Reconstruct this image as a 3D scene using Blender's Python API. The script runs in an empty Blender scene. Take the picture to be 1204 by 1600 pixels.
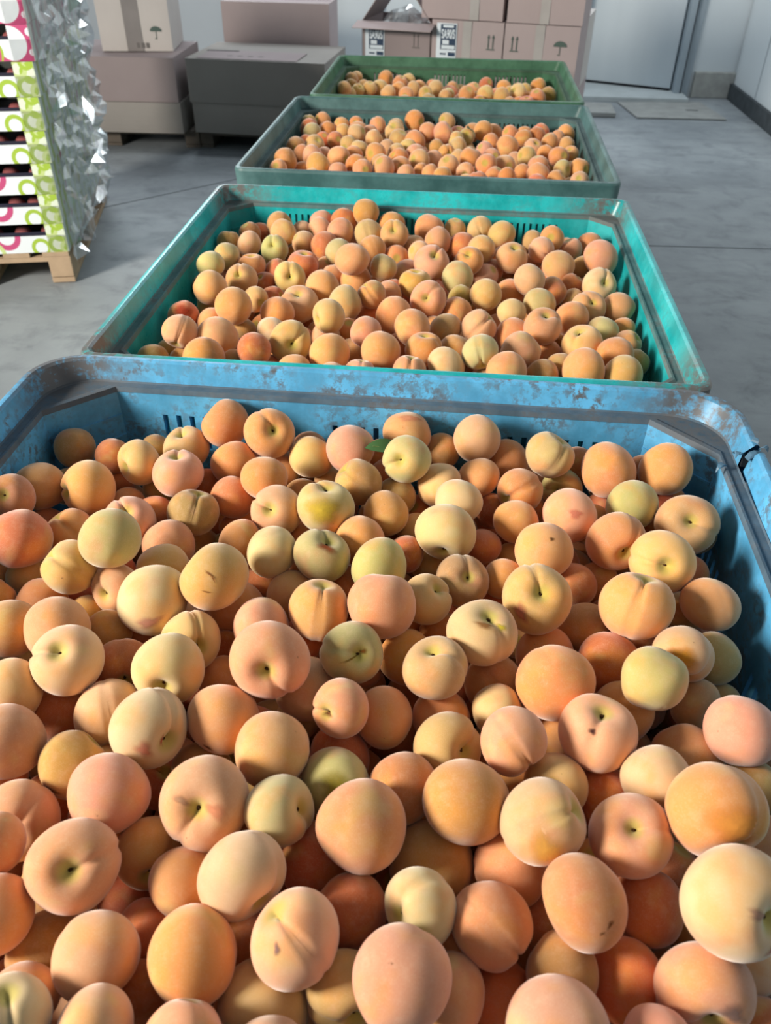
import bpy, bmesh, math, random
import numpy as np
from mathutils import Vector, Matrix

SC = bpy.context.scene
COLL = SC.collection

# ------------------------------------------------------------------ camera
PITCH, YAW, ROLL = (math.radians(a) for a in (38.585, -3.714, 0.762))
CAM = Vector((0.0, 0.0, 1.5))
_cp, _sp = math.cos(PITCH), math.sin(PITCH)
FWD = Vector((math.sin(YAW) * _cp, math.cos(YAW) * _cp, -_sp))
_r0 = Vector((math.cos(YAW), -math.sin(YAW), 0.0))
_u0 = _r0.cross(FWD)
RIGHT = math.cos(ROLL) * _r0 + math.sin(ROLL) * _u0
UP = -math.sin(ROLL) * _r0 + math.cos(ROLL) * _u0
cam_data = bpy.data.cameras.new('camera')
cam_data.sensor_fit = 'VERTICAL'
cam_data.sensor_height = 24.0
cam_data.lens = 1250.0 / 1600.0 * 24.0
cam_data.clip_start = 0.02
cam_data.dof.use_dof = True
cam_data.dof.focus_distance = 1.25
cam_data.dof.aperture_fstop = 4.5
cam = bpy.data.objects.new('camera', cam_data)
cam.matrix_world = Matrix(((RIGHT.x, UP.x, -FWD.x, CAM.x), (RIGHT.y, UP.y, -FWD.y, CAM.y),
                           (RIGHT.z, UP.z, -FWD.z, CAM.z), (0, 0, 0, 1)))
COLL.objects.link(cam)
SC.camera = cam

# ------------------------------------------------------------------ light
SC.view_settings.view_transform = 'Standard'
SC.view_settings.look = 'None'
SC.view_settings.gamma = 1.0
SC.view_settings.use_curve_mapping = False
SC.view_settings.exposure = -0.12
world = bpy.data.worlds.new('hall_daylight')
SC.world = world
world.use_nodes = True
_bg = world.node_tree.nodes['Background']
_bg.inputs[0].default_value = (0.80, 0.90, 1.0, 1)
_bg.inputs[1].default_value = 0.23

def area_light(name, loc, target, sx, sy, power, color):
    ld = bpy.data.lights.new(name, 'AREA')
    ld.shape = 'RECTANGLE'; ld.size = sx; ld.size_y = sy; ld.energy = power; ld.color = color
    o = bpy.data.objects.new(name, ld)
    o.location = loc
    o.rotation_euler = (Vector(target) - Vector(loc)).to_track_quat('-Z', 'Y').to_euler()
    COLL.objects.link(o)
    return o

# daylight from an assumed, unseen loading door on the shaded side of the hall, ahead of the camera's shoulder
area_light('assumed_door_daylight', (-4.3, -0.6, 2.75), (0.0, 1.4, 0.7), 1.2, 1.4, 570, (1.0, 0.925, 0.82))
# assumed unseen light at the rear, placed to give rims and film highlights
area_light('assumed_rear_light', (-2.5, 7.5, 2.75), (-0.5, 2.5, 0.7), 1.8, 1.0, 85, (0.85, 0.94, 1.0))

# unseen overhead lamp, added to brighten the far end of the hall
area_light('far_end_fill_light', (0.9, 6.3, 3.7), (0.9, 6.3, 0.0), 2.4, 0.5, 75, (0.90, 0.96, 1.0))

# ------------------------------------------------------------------ helpers
def srgb(r, g, b):
    f = lambda c: (c / 255 / 12.92) if c <= 10 else ((c / 255 + 0.055) / 1.055) ** 2.4
    return (f(r), f(g), f(b), 1.0)

class MB:
    """collects boxes, quads and sweeps; build() links them as one mesh object"""
    def __init__(self):
        self.v = []; self.f = []
    def add(self, verts, faces):
        n = len(self.v)
        self.v += [tuple(p) for p in verts]
        self.f += [tuple(i + n for i in q) for q in faces]
        return self
    def box(self, c, s, m=None):
        x, y, z = c; a, b, d = s[0] / 2, s[1] / 2, s[2] / 2
        vs = [(x + i * a, y + j * b, z + k * d) for i in (-1, 1) for j in (-1, 1) for k in (-1, 1)]
        if m: vs = [m @ Vector(p) for p in vs]
        return self.add(vs, [(0, 1, 3, 2), (4, 6, 7, 5), (0, 4, 5, 1), (2, 3, 7, 6), (0, 2, 6, 4), (1, 5, 7, 3)])
    def loops(self, ls, close=True, skip=None):
        n = len(ls[0]); base = len(self.v)
        for l in ls: self.v += [tuple(p) for p in l]
        for i in range(len(ls) - 1):
            for j in range(n if close else n - 1):
                if skip is not None and j == skip: continue
                k = (j + 1) % n
                self.f.append((base + i * n + j, base + i * n + k, base + (i + 1) * n + k, base + (i + 1) * n + j))
        return self
    def build(self, name, mat, parent=None, smooth=False, bevel=0.0, seg=2, loc=None, rotz=None):
        me = bpy.data.meshes.new(name)
        me.from_pydata(self.v, [], self.f)
        me.validate(); me.update()
        bm = bmesh.new(); bm.from_mesh(me)
        bmesh.ops.recalc_face_normals(bm, faces=bm.faces)
        if bevel > 0:
            es = [e for e in bm.edges if len(e.link_faces) == 2 and e.calc_face_angle(0) > 0.6]
            bmesh.ops.bevel(bm, geom=es, offset=bevel, segments=seg, profile=0.5, affect='EDGES', clamp_overlap=True)
        bm.to_mesh(me); bm.free()
        if smooth:
            for p in me.polygons: p.use_smooth = True
        return mesh_obj(name, me, mat, parent, loc, rotz)

def mesh_obj(name, me, mat, parent=None, loc=None, rotz=None):
    if mat is not None and not me.materials: me.materials.append(mat)
    o = bpy.data.objects.new(name, me)
    COLL.objects.link(o)
    if parent is not None: o.parent = parent
    if loc is not None: o.location = loc
    if rotz is not None: o.rotation_euler = (0, 0, rotz)
    return o

def tag(o, label=None, cat=None, group=None, kind=None):
    if label: o['label'] = label
    if cat: o['category'] = cat
    if group: o['group'] = group
    if kind: o['kind'] = kind
    return o

def thing(name, label, cat, loc=(0, 0, 0), rotz=0.0, group=None):
    o = bpy.data.objects.new(name, None)
    o.empty_display_size = 0.05
    COLL.objects.link(o)
    o.location = loc; o.rotation_euler = (0, 0, rotz)
    return tag(o, label, cat, group)

class NT:
    """small node-tree writer"""
    def __init__(self, name):
        self.m = bpy.data.materials.new(name); self.m.use_nodes = True
        self.t = self.m.node_tree
        self.b = self.t.nodes['Principled BSDF']
        self.out = self.t.nodes['Material Output']
    def n(self, typ, **kw):
        o = self.t.nodes.new(typ)
        for k, v in kw.items():
            if k.startswith('i_'):
                key = k[2:]; key = int(key) if key.isdigit() else key.replace('_', ' ')
                o.inputs[key].default_value = v
            else: setattr(o, k, v)
        return o
    def l(self, a, b): self.t.links.new(a, b)
    def math(self, op, a, b=None, c=None, clamp=False):
        o = self.t.nodes.new('ShaderNodeMath'); o.operation = op; o.use_clamp = clamp
        for i, v in enumerate((a, b, c)):
            if v is None: continue
            if isinstance(v, (int, float)): o.inputs[i].default_value = v
            else: self.l(v, o.inputs[i])
        return o.outputs[0]
    def ramp(self, x, lo, hi, a=0.0, b=1.0):
        o = self.t.nodes.new('ShaderNodeMapRange'); o.interpolation_type = 'SMOOTHSTEP'
        self.l(x, o.inputs[0])
        for i, v in zip((1, 2, 3, 4), (lo, hi, a, b)): o.inputs[i].default_value = v
        return o.outputs[0]
    def mix(self, f, a, b, blend='MIX'):
        o = self.t.nodes.new('ShaderNodeMix'); o.data_type = 'RGBA'; o.blend_type = blend
        for i, v in ((0, f), (6, a), (7, b)):
            if isinstance(v, (int, float)): o.inputs[i].default_value = v
            elif isinstance(v, tuple): o.inputs[i].default_value = v
            else: self.l(v, o.inputs[i])
        return o.outputs[2]
    def noise(self, vec, scale, detail=3.0, rough=0.55, dist=0.0):
        o = self.n('ShaderNodeTexNoise', i_Scale=scale, i_Detail=detail, i_Roughness=rough, i_Distortion=dist)
        self.l(vec, o.inputs['Vector'])
        return o.outputs[0]
    def bump(self, h, strength, dist):
        o = self.n('ShaderNodeBump', i_Strength=strength, i_Distance=dist)
        self.l(h, o.inputs['Height']); self.l(o.outputs[0], self.b.inputs['Normal'])
    def set(self, **kw):
        for k, v in kw.items():
            s = self.b.inputs[k.replace('_', ' ')]
            if isinstance(v, (int, float, tuple)): s.default_value = v
            else: self.l(v, s)
    def obj(self): return self.n('ShaderNodeTexCoord').outputs['Object']
    def sep(self, v):
        o = self.n('ShaderNodeSeparateXYZ'); self.l(v, o.inputs[0]); return o.outputs
    def scale_vec(self, v, s):
        o = self.n('ShaderNodeVectorMath', operation='MULTIPLY'); self.l(v, o.inputs[0]); o.inputs[1].default_value = s
        return o.outputs[0]

def plain(name, col, rough=0.7, spec=0.3, var=0.12, scale=8.0, metallic=0.0):
    t = NT(name); v = t.obj()
    n = t.noise(v, scale, 4)
    d = tuple(c * (1 - 2 * var) for c in col[:3]) + (1,)
    l = tuple(min(1, c * (1 + var)) for c in col[:3]) + (1,)
    t.set(Base_Color=t.mix(n, d, l), Roughness=rough, Metallic=metallic)
    t.b.inputs['Specular IOR Level'].default_value = spec
    return t.m

def plastic(name, col, dirt, rough, dirty, hx, hy, corner=0.0, streak=0.5):
    """moulded plastic with scuffs, vertical streaks and ground-in dirt"""
    t = NT(name); v = t.obj(); s = t.sep(v)
    n1 = t.noise(v, 9.0, 6, 0.65)
    n2 = t.noise(v, 55.0, 5, 0.7)
    n3 = t.noise(t.scale_vec(v, (60, 60, 6)), 1.0, 3)
    dark = tuple(c * 0.72 for c in col[:3]) + (1,)
    light = tuple(min(1, c * 1.18 + 0.02) for c in col[:3]) + (1,)
    base = t.mix(t.ramp(n1, 0.32, 0.68), dark, light)
    base = t.mix(t.math('MULTIPLY', t.ramp(n3, 0.5, 0.75), streak * 0.35), base, light)
    m = t.math('MULTIPLY', t.ramp(n1, 0.38, 0.64), t.ramp(n2, 0.44, 0.60))
    m = t.math('MULTIPLY', m, dirty)
    if corner > 0:
        ax = t.ramp(t.math('ABSOLUTE', s[0]), hx - 0.26, hx - 0.04)
        ay = t.ramp(t.math('ABSOLUTE', s[1]), hy - 0.26, hy - 0.04)
        cm = t.math('MULTIPLY', t.math('MULTIPLY', ax, ay), corner)
        cm = t.math('MULTIPLY', cm, t.ramp(t.math('ADD', t.math('MULTIPLY', n2, 0.5), t.math('MULTIPLY', n1, 0.5)), 0.36, 0.56))
        m = t.math('MAXIMUM', m, cm)
    base = t.mix(m, base, dirt)
    t.set(Base_Color=base, Roughness=t.math('ADD', t.math('MULTIPLY', n2, 0.25), rough - 0.1))
    t.b.inputs['Specular IOR Level'].default_value = 0.45
    t.bump(n2, 0.12, 0.002)
    return t.m

# ------------------------------------------------------------------ setting
def floor_material():
    t = NT('worn_concrete'); v = t.obj()
    a = t.noise(v, 0.9, 6, 0.6); b = t.noise(v, 6.0, 8, 0.65, 0.4); c = t.noise(v, 70.0, 4, 0.7)
    e = t.noise(t.scale_vec(v, (1.0, 3.2, 1.0)), 1.6, 6, 0.6)
    col = t.mix(t.ramp(a, 0.3, 0.7), srgb(112, 119, 125), srgb(150, 157, 161))
    col = t.mix(t.math('MULTIPLY', t.ramp(b, 0.48, 0.72), 0.55), col, srgb(96, 102, 108))
    col = t.mix(t.math('MULTIPLY', t.ramp(e, 0.52, 0.7), 0.45), col, srgb(88, 94, 100))
    col = t.mix(t.math('MULTIPLY', c, 0.25), col, srgb(160, 164, 166))
    t.set(Base_Color=col, Roughness=t.ramp(b, 0.2, 0.8, 0.45, 0.7))
    t.b.inputs['Specular IOR Level'].default_value = 0.4
    t.bump(t.math('ADD', c, b), 0.15, 0.004)
    return t.m

M_FLOOR = floor_material()
M_WALL = plain('white_panel_wall', srgb(206, 214, 218), 0.45, 0.4, 0.05, 1.2)
M_WALL_GREY = plain('grey_panel_wall', srgb(176, 184, 190), 0.5, 0.4, 0.05, 1.2)
M_JOINT = plain('panel_joint', srgb(120, 130, 138), 0.6)
M_DARK = plain('dirty_concrete_kerb', srgb(70, 76, 80), 0.85, 0.2, 0.3, 14)
M_GAP = plain('dark_gap', srgb(30, 32, 36), 0.9, 0.1)

fl = MB()
fl.box((0, 3.5, -0.05), (12, 13, 0.1))
floor = tag(fl.build('floor', M_FLOOR), 'worn grey concrete floor of the packing hall', kind='structure')
jn = MB()
for (x0, y0, x1, y1) in ((-2.9, 3.55, -1.05, 5.35), (0.62, 4.2, 2.35, 4.24), (0.6, 1.22, 2.4, 1.22)):
    dx, dy = x1 - x0, y1 - y0; L = math.hypot(dx, dy)
    m = Matrix.Translation(((x0 + x1) / 2, (y0 + y1) / 2, 0)) @ Matrix.Rotation(math.atan2(dy, dx), 4, 'Z')
    jn.box((0, 0, 0.0004), (L, 0.008, 0.0012), m)
jn.build('expansion_joint', M_DARK, floor)

BW = 7.92     # back wall plane
bw = MB()
bw.box(((-5.5 + 1.02) / 2, BW + 0.06, 1.6), (5.5 + 1.02, 0.12, 3.2))
bw.box(((1.98 + 2.5) / 2, BW + 0.06, 1.6), (0.52, 0.12, 3.2))
bw.box(((1.02 + 1.98) / 2, BW + 0.06, 2.7), (0.96, 0.12, 1.0))
wall_back = tag(bw.build('wall_back', M_WALL), 'pale insulated panel wall behind the cartons', kind='structure')
for x in (-3.4, -2.28, -0.05):
    MB().box((x, BW - 0.001, 1.6), (0.012, 0.004, 3.2)).build('panel_joint', M_JOINT, wall_back)
MB().box((-3.35, BW - 0.012, 1.6), (4.3, 0.02, 3.2)).build('grey_lining', M_WALL_GREY, wall_back)
MB().box((-1.135, BW - 0.03, 1.6), (0.05, 0.05, 3.2)).build('corner_strip', M_JOINT, wall_back)
MB().box((-1.06, BW - 0.02, 1.6), (0.05, 0.03, 3.2)).build('corner_strip', M_WALL, wall_back)
hk = MB().box((-0.60, BW - 0.02, 0.62), (0.05, 0.02, 0.02)).box((-0.60, BW - 0.04, 0.60), (0.02, 0.03, 0.03))
hk.build('wall_hook', M_GAP, wall_back)

wr = MB()
wr.box((2.50, 3.8, 1.66), (0.12, 8.2, 3.08))
wall_right = tag(wr.build('wall_right', M_WALL), 'white panel wall along the bright side of the hall', kind='structure')
for y in (7.25, 6.1, 4.95, 3.8, 2.65):
    MB().box((2.4395, y, 1.66), (0.004, 0.008, 3.06)).build('panel_joint', M_JOINT, wall_right)
MB().box((2.46, 3.8, 0.06), (0.10, 8.2, 0.12)).build('baseboard_right', M_DARK)
tag(bpy.data.objects['baseboard_right'], 'dark scuffed concrete kerb under the white wall', kind='structure')
# masonry foot under the wall beside the door
tb = MB().box((2.27, BW - 0.02, 0.10), (0.34, 0.05, 0.20)).build('trim_1', plain('stained_mortar', srgb(166, 168, 164), 0.85, 0.2, 0.2, 16), bevel=0.006)
tag(tb, 'stained mortar foot of the wall beside the door', kind='structure')

# door, a little ajar so that its far edge stands back
dm = NT('brushed_door_steel'); _v = dm.obj()
_n = dm.noise(dm.scale_vec(_v, (3, 3, 0.4)), 1.0, 3)
dm.set(Base_Color=dm.mix(_n, srgb(170, 182, 190), srgb(196, 206, 212)), Roughness=0.32, Metallic=0.25)
door = MB().box((-0.45, 0, 1.02), (0.90, 0.045, 1.96)).build('door_1', dm.m, bevel=0.004, loc=(1.93, BW + 0.03, 0.0), rotz=math.radians(-24))
tag(door, 'grey steel door standing slightly ajar in the back wall', kind='structure')
MB().box((-0.45, -0.024, 0.05), (0.90, 0.006, 0.018)).build('bottom_seal', M_GAP, door)
M_FRAME = plain('door_frame_steel', srgb(150, 163, 172), 0.4, 0.4, 0.06)
fr = MB().box((1.965, BW - 0.01, 1.04), (0.05, 0.16, 2.08)).build('door_frame', M_FRAME, bevel=0.004)
tag(fr, 'grey steel door frame', kind='structure')
MB().box((2.03, BW - 0.015, 1.06), (0.075, 0.06, 2.12)).build('frame_cover', M_FRAME, fr, bevel=0.004)
MB().box((1.99, BW - 0.05, 1.04), (0.006, 0.09, 2.08)).build('frame_gap', M_GAP, fr)
sl = MB().box((1.45, BW + 0.05, 0.02), (1.15, 0.70, 0.04)).build('threshold', plain('pale_threshold', srgb(176, 184, 186), 0.6), bevel=0.004)
tag(sl, 'pale concrete threshold under the door', kind='structure')
ex = MB().box((1.4, BW + 1.3, 1.3), (3.0, 0.05, 2.6)).build('wall_corridor', M_WALL_GREY)
tag(ex, 'grey corridor wall seen beyond the ajar door', kind='structure')

M_PLATE = plain('dusty_floor_plate', srgb(150, 152, 150), 0.7, 0.3, 0.2, 9)
p1 = MB().add([(1.50, 7.04, 0.004), (2.20, 7.05, 0.004), (2.13, 7.66, 0.004), (1.43, 7.58, 0.004),
               (1.50, 7.04, 0.012), (2.20, 7.05, 0.012), (2.13, 7.66, 0.012), (1.43, 7.58, 0.012)],
              [(0, 1, 2, 3), (4, 5, 6, 7), (0, 1, 5, 4), (1, 2, 6, 5), (2, 3, 7, 6), (3, 0, 4, 7)]).build('floor_plate', M_PLATE)
tag(p1, 'wide dusty steel plate lying on the floor before the door', 'floor plate', 'plates on the floor')
MB().box((1.99, 7.33, 0.0125), (0.10, 0.018, 0.002)).build('plate_slot', M_GAP, p1)
p2 = MB().add([(0.95, 7.05, 0.006), (1.33, 7.04, 0.006), (1.36, 7.50, 0.006), (0.98, 7.52, 0.006),
               (0.95, 7.05, 0.035), (1.33, 7.04, 0.035), (1.36, 7.50, 0.016), (0.98, 7.52, 0.016)],
              [(0, 1, 2, 3), (4, 5, 6, 7), (0, 1, 5, 4), (1, 2, 6, 5), (2, 3, 7, 6), (3, 0, 4, 7)]).build('floor_plate', M_PLATE)
tag(p2, 'smaller bent steel plate on the floor beside the dark green bin', 'floor plate', 'plates on the floor')

# ------------------------------------------------------------------ bulk bins
H = 0.78
K = 10
def outline(w, d, c, z, arc):
    """rectangle w x d centred on 0 with its corners rounded (arc) or cut straight by c"""
    pts = []
    for (sx, sy, a0) in ((1, 1, 0), (-1, 1, 90), (-1, -1, 180), (1, -1, 270)):
        cx, cy = sx * (w / 2 - c), sy * (d / 2 - c)
        for k in range(K + 1):
            a = math.radians(a0 + 90 * k / K)
            if arc: pts.append((cx + c * math.cos(a), cy + c * math.sin(a), z))
            else:
                p0 = Vector((cx + c * math.cos(math.radians(a0)), cy + c * math.sin(math.radians(a0)), z))
                p1 = Vector((cx + c * math.cos(math.radians(a0 + 90)), cy + c * math.sin(math.radians(a0 + 90)), z))
                pts.append(tuple(p0.lerp(p1, k / K)))
    return pts

def slotted_panel(u0, u1, z0, z1, th, slots):
    """slab in the u-z plane (y = 0..th) with rectangular holes cut right through"""
    us = sorted(set([u0, u1] + [s[0] for s in slots] + [s[1] for s in slots]))
    zs = sorted(set([z0, z1] + [s[2] for s in slots] + [s[3] for s in slots]))
    hole = lambda i, j: any(s[0] - 1e-6 <= us[i] and us[i + 1] <= s[1] + 1e-6 and s[2] - 1e-6 <= zs[j] and zs[j + 1] <= s[3] + 1e-6 for s in slots)
    mb = MB(); idx = {}
    def vid(i, j, k):
        if (i, j, k) not in idx:
            idx[(i, j, k)] = len(mb.v); mb.v.append((us[i], k * th, zs[j]))
        return idx[(i, j, k)]
    nu, nz = len(us) - 1, len(zs) - 1
    solid = {(i, j) for i in range(nu) for j in range(nz) if not hole(i, j)}
    for (i, j) in solid:
        for k in (0, 1): mb.f.append((vid(i, j, k), vid(i + 1, j, k), vid(i + 1, j + 1, k), vid(i, j + 1, k)))
        if (i - 1, j) not in solid: mb.f.append((vid(i, j, 0), vid(i, j + 1, 0), vid(i, j + 1, 1), vid(i, j, 1)))
        if (i + 1, j) not in solid: mb.f.append((vid(i + 1, j, 0), vid(i + 1, j + 1, 0), vid(i + 1, j + 1, 1), vid(i + 1, j, 1)))
        if (i, j - 1) not in solid: mb.f.append((vid(i, j, 0), vid(i + 1, j, 0), vid(i + 1, j, 1), vid(i, j, 1)))
        if (i, j + 1) not in solid: mb.f.append((vid(i, j + 1, 0), vid(i + 1, j + 1, 0), vid(i + 1, j + 1, 1), vid(i, j + 1, 1)))
    return mb

def slot_groups(L, groups, n, pitch, wid, ztop, h):
    out = []
    for g in range(groups):
        c = -L / 2 + L * (g + 0.5) / groups
        for i in range(n):
            u = c + (i - (n - 1) / 2) * pitch
            for zt, hh in ((ztop, h), (ztop - h - 0.10, h), (ztop - 2 * h - 0.2, h)):
                out.append((u - wid / 2, u + wid / 2, zt - hh, zt))
    return out

INS = 0.052      # inner wall face, inwards from the outer lip
def make_bin(label, x0, x1, y0, y1, rot, mats, slots, cr, CHA, broken=False):
    W, D = x1 - x0, y1 - y0
    mp, mr, ml = mats
    b = thing('bulk_bin', label, 'bin', ((x0 + x1) / 2, (y0 + y1) / 2, 0), math.radians(rot), 'plastic bulk bins in a row')
    prof = [(H - 0.075, 0.034, .052), (H - 0.075, 0.004, .066), (H - 0.008, 0.0, .07), (H - 0.002, 0.003, .068), (H, 0.008, .066),
            (H, 0.014, .062), (H - 0.004, 0.019, .060), (H - 0.020, 0.023, .062), (H - 0.040, 0.028, .066)]
    ls = [outline(W - 2 * i, D - 2 * i, max(0.012, r - 0.07 + cr), z, True) for (z, i, r) in prof]
    rim = MB()
    if broken:
        # the lip is torn across on the bright side, close to the far corner
        yc = D / 2 - 0.185
        n = len(ls[0])
        new = []
        rng = random.Random(3)
        for l in ls:
            jag = rng.uniform(-0.006, 0.006)
            q = list(l)
            x = max(p[0] for p in l); z = l[0][2]
            a = (x - 0.002, yc + 0.004 + jag, z + 0.002)            # far stump
            c = (x + 0.006, yc - 0.006 + jag * 0.6, z - 0.005)      # near stump, sprung outwards
            c2 = (x + 0.001, yc - 0.14, z - 0.001)
            new.append(q + [c2, c, a])
        m = len(new[0])
        rim.loops(new, True, skip=m - 2)
    else:
        rim.loops(ls)
    ro = rim.build('rim', mr, b, smooth=True)
    ro.data.set_sharp_from_angle(angle=math.radians(28))
    led = MB()
    lp = [(H - 0.040, 0.028, max(0.012, cr - 0.006), True), (H - 0.043, 0.030, max(0.012, cr - 0.004), True), (H - 0.043, 0.044, CHA * 0.9, False), (H - 0.040, 0.047, CHA * 0.95, False),
          (H - 0.040, INS - 0.001, CHA, False), (H - 0.0495, INS + 0.0012, CHA, False)]
    led.loops([outline(W - 2 * i, D - 2 * i, r, z, a) for (z, i, r, a) in lp])
    led.build('stacking_ledge', ml, b)
    iw, idp = W - 2 * INS, D - 2 * INS
    th = 0.022
    z0, z1 = 0.12, H - 0.05
    for (ang, L, off) in ((0, iw - 2 * CHA, idp / 2), (180, iw - 2 * CHA, idp / 2), (90, idp - 2 * CHA, iw / 2), (270, idp - 2 * CHA, iw / 2)):
        sp = slotted_panel(-L / 2, L / 2, z0, z1, th, slots(L, 0.0 if ang in (0, 180) else 0.075))
        R = Matrix.Rotation(math.radians(ang), 4, 'Z') @ Matrix.Translation((0, off, 0))
        sp.v = [tuple(R @ Vector(p)) for p in sp.v]
        sp.build('side_panel', mp, b)
    for (sx, sy) in ((1, 1), (-1, 1), (-1, -1), (1, -1)):
        L = CHA * math.sqrt(2)
        c = MB()
        a = math.atan2(sy, sx) - math.pi / 2
        R = Matrix.Translation((sx * (iw / 2 - CHA / 2), sy * (idp / 2 - CHA / 2), 0)) @ Matrix.Rotation(a, 4, 'Z')
        c.box((0, th / 2, (z0 + z1) / 2), (L, th, z1 - z0))
        for k in range(4):
            c.box((0, -0.0012, z1 - 0.05 - 0.045 * k), (L, 0.0024, 0.004))
        c.v = [tuple(R @ Vector(p)) for p in c.v]
        c.build('corner_panel', mp, b)
    MB().box((0, 0, 0.13), (iw + 0.03, idp + 0.03, 0.02)).build('floor_panel', mp, b)
    for x in (-iw / 2 + 0.05, 0, iw / 2 - 0.05):
        MB().box((x, 0, 0.06), (0.10, D - 0.08, 0.12)).build('skid', mp, b, bevel=0.01)
    for s in (-1, 1):
        for k in range(7):
            xx = -iw / 2 + CHA + (iw - 2 * CHA) * k / 6
            MB().box((xx, s * (idp / 2 + th + 0.006), 0.42), (0.012, 0.012, 0.56)).build('rib', mp, b)
        for k in range(6):
            yy = -idp / 2 + CHA + (idp - 2 * CHA) * k / 5
            MB().box((s * (iw / 2 + th + 0.006), yy, 0.42), (0.012, 0.012, 0.56)).build('rib', mp, b)
    return b, W, D

def bin_mats(name, col, dirt, rough, dirty, corner, ledge, hx, hy):
    return (plastic(name + '_plastic', col, dirt, rough, dirty, hx, hy, corner * 0.25),
            plastic(name + '_rim_plastic', col, dirt, rough, dirty * 1.3, hx, hy, corner),
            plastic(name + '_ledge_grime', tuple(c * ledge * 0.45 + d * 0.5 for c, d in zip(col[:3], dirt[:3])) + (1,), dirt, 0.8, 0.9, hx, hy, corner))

SL_BLUE = lambda L, low: slot_groups(L, 3, 7, 0.026, 0.010, H - 0.095 - low, 0.075)
SL = lambda L, low: slot_groups(L, 3, 9, 0.0185, 0.007, H - 0.068 - low * 0.75, 0.075)
B_BLUE = (-0.762, 0.527, 0.125, 1.322, -1.6)
B_TEAL = (-0.684, 0.529, 1.338, 2.447, -1.0)
B_DARK = (-0.645, 0.550, 2.553, 3.610, -1.5)
B_GREEN = (-0.575, 0.565, 3.645, 4.585, -0.8)
GRIME = srgb(112, 112, 112)
blue, WB, DB = make_bin('scuffed sky-blue plastic bin nearest in the row, with a torn rim corner', *B_BLUE,
    bin_mats('blue', srgb(86, 172, 220), srgb(92, 95, 99), 0.42, 0.8, 1.3, 0.36, 0.64, 0.60), SL_BLUE, 0.095, 0.10, broken=True)
teal, _, _ = make_bin('bright turquoise plastic bin second in the row, full of peaches', *B_TEAL,
    bin_mats('turquoise', srgb(16, 176, 180), srgb(100, 100, 98), 0.28, 0.22, 1.1, 0.58, 0.606, 0.551), SL, 0.035, 0.06)
dark, _, _ = make_bin('dull blue-green plastic bin third in the row, behind the turquoise one', *B_DARK,
    bin_mats('dull_green', srgb(66, 106, 106), srgb(74, 92, 92), 0.42, 0.15, 0.2, 0.8, 0.60, 0.53), SL, 0.035, 0.06)
green, _, _ = make_bin('dark green plastic bin farthest in the row, before the cartons', *B_GREEN,
    bin_mats('leaf_green', srgb(54, 104, 76), srgb(64, 88, 70), 0.45, 0.12, 0.2, 0.85, 0.57, 0.47), SL, 0.035, 0.06)

teal.scale = (1, 1, 0.985)
# torn plastic at the crack of the blue rim
M_TORN = plain('torn_plastic', srgb(84, 122, 148), 0.5, 0.4, 0.3, 60)
cx, cy = WB / 2, DB / 2 - 0.185
rt = random.Random(11)
for k, (dx, dy, dz, l, w, az, el) in enumerate(((-0.052, -0.002, -0.036, 0.030, 0.014, 3.9, -0.3), (-0.024, -0.008, -0.018, 0.040, 0.013, 0.35, 0.1),
        (-0.014, 0.012, -0.003, 0.020, 0.016, 0.9, 0.1), (-0.036, 0.008, -0.020, 0.024, 0.014, 4.4, 0.1), (-0.002, 0.004, -0.004, 0.016, 0.012, -0.9, -0.1))):
    m = Matrix.Translation((cx + dx, cy + dy, H + dz)) @ Matrix.Rotation(az, 4, 'Z') @ Matrix.Rotation(-el, 4, 'Y')
    s = MB()
    n = 5
    for side in (0, 1):
        for i in range(n):
            u = i / (n - 1); ww = w * (1 - u) ** 0.8 * 0.5 + 0.0006
            j = rt.uniform(-0.002, 0.002)
            for sg in (-1, 1):
                s.v.append(tuple(m @ Vector((0.8 * l * u, sg * ww * 0.8 + j, 0.008 * math.sin(u * 3) + side * 0.002))))
    for i in range(n - 1):
        a = 2 * i; o = 2 * n
        s.f += [(a, a + 1, a + 3, a + 2), (o + a, o + a + 1, o + a + 3, o + a + 2), (a, a + 2, o + a + 2, o + a), (a + 1, a + 3, o + a + 3, o + a + 1)]
    s.f += [(0, 1, 2 * n + 1, 2 * n), (2 * n - 2, 2 * n - 1, 4 * n - 1, 4 * n - 2)]
    s.build('torn_flap', M_TORN, blue)
gap = MB().box((cx - 0.020, cy - 0.002, H - 0.026), (0.014, 0.005, 0.02)).build('crack', M_GAP, blue)

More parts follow.
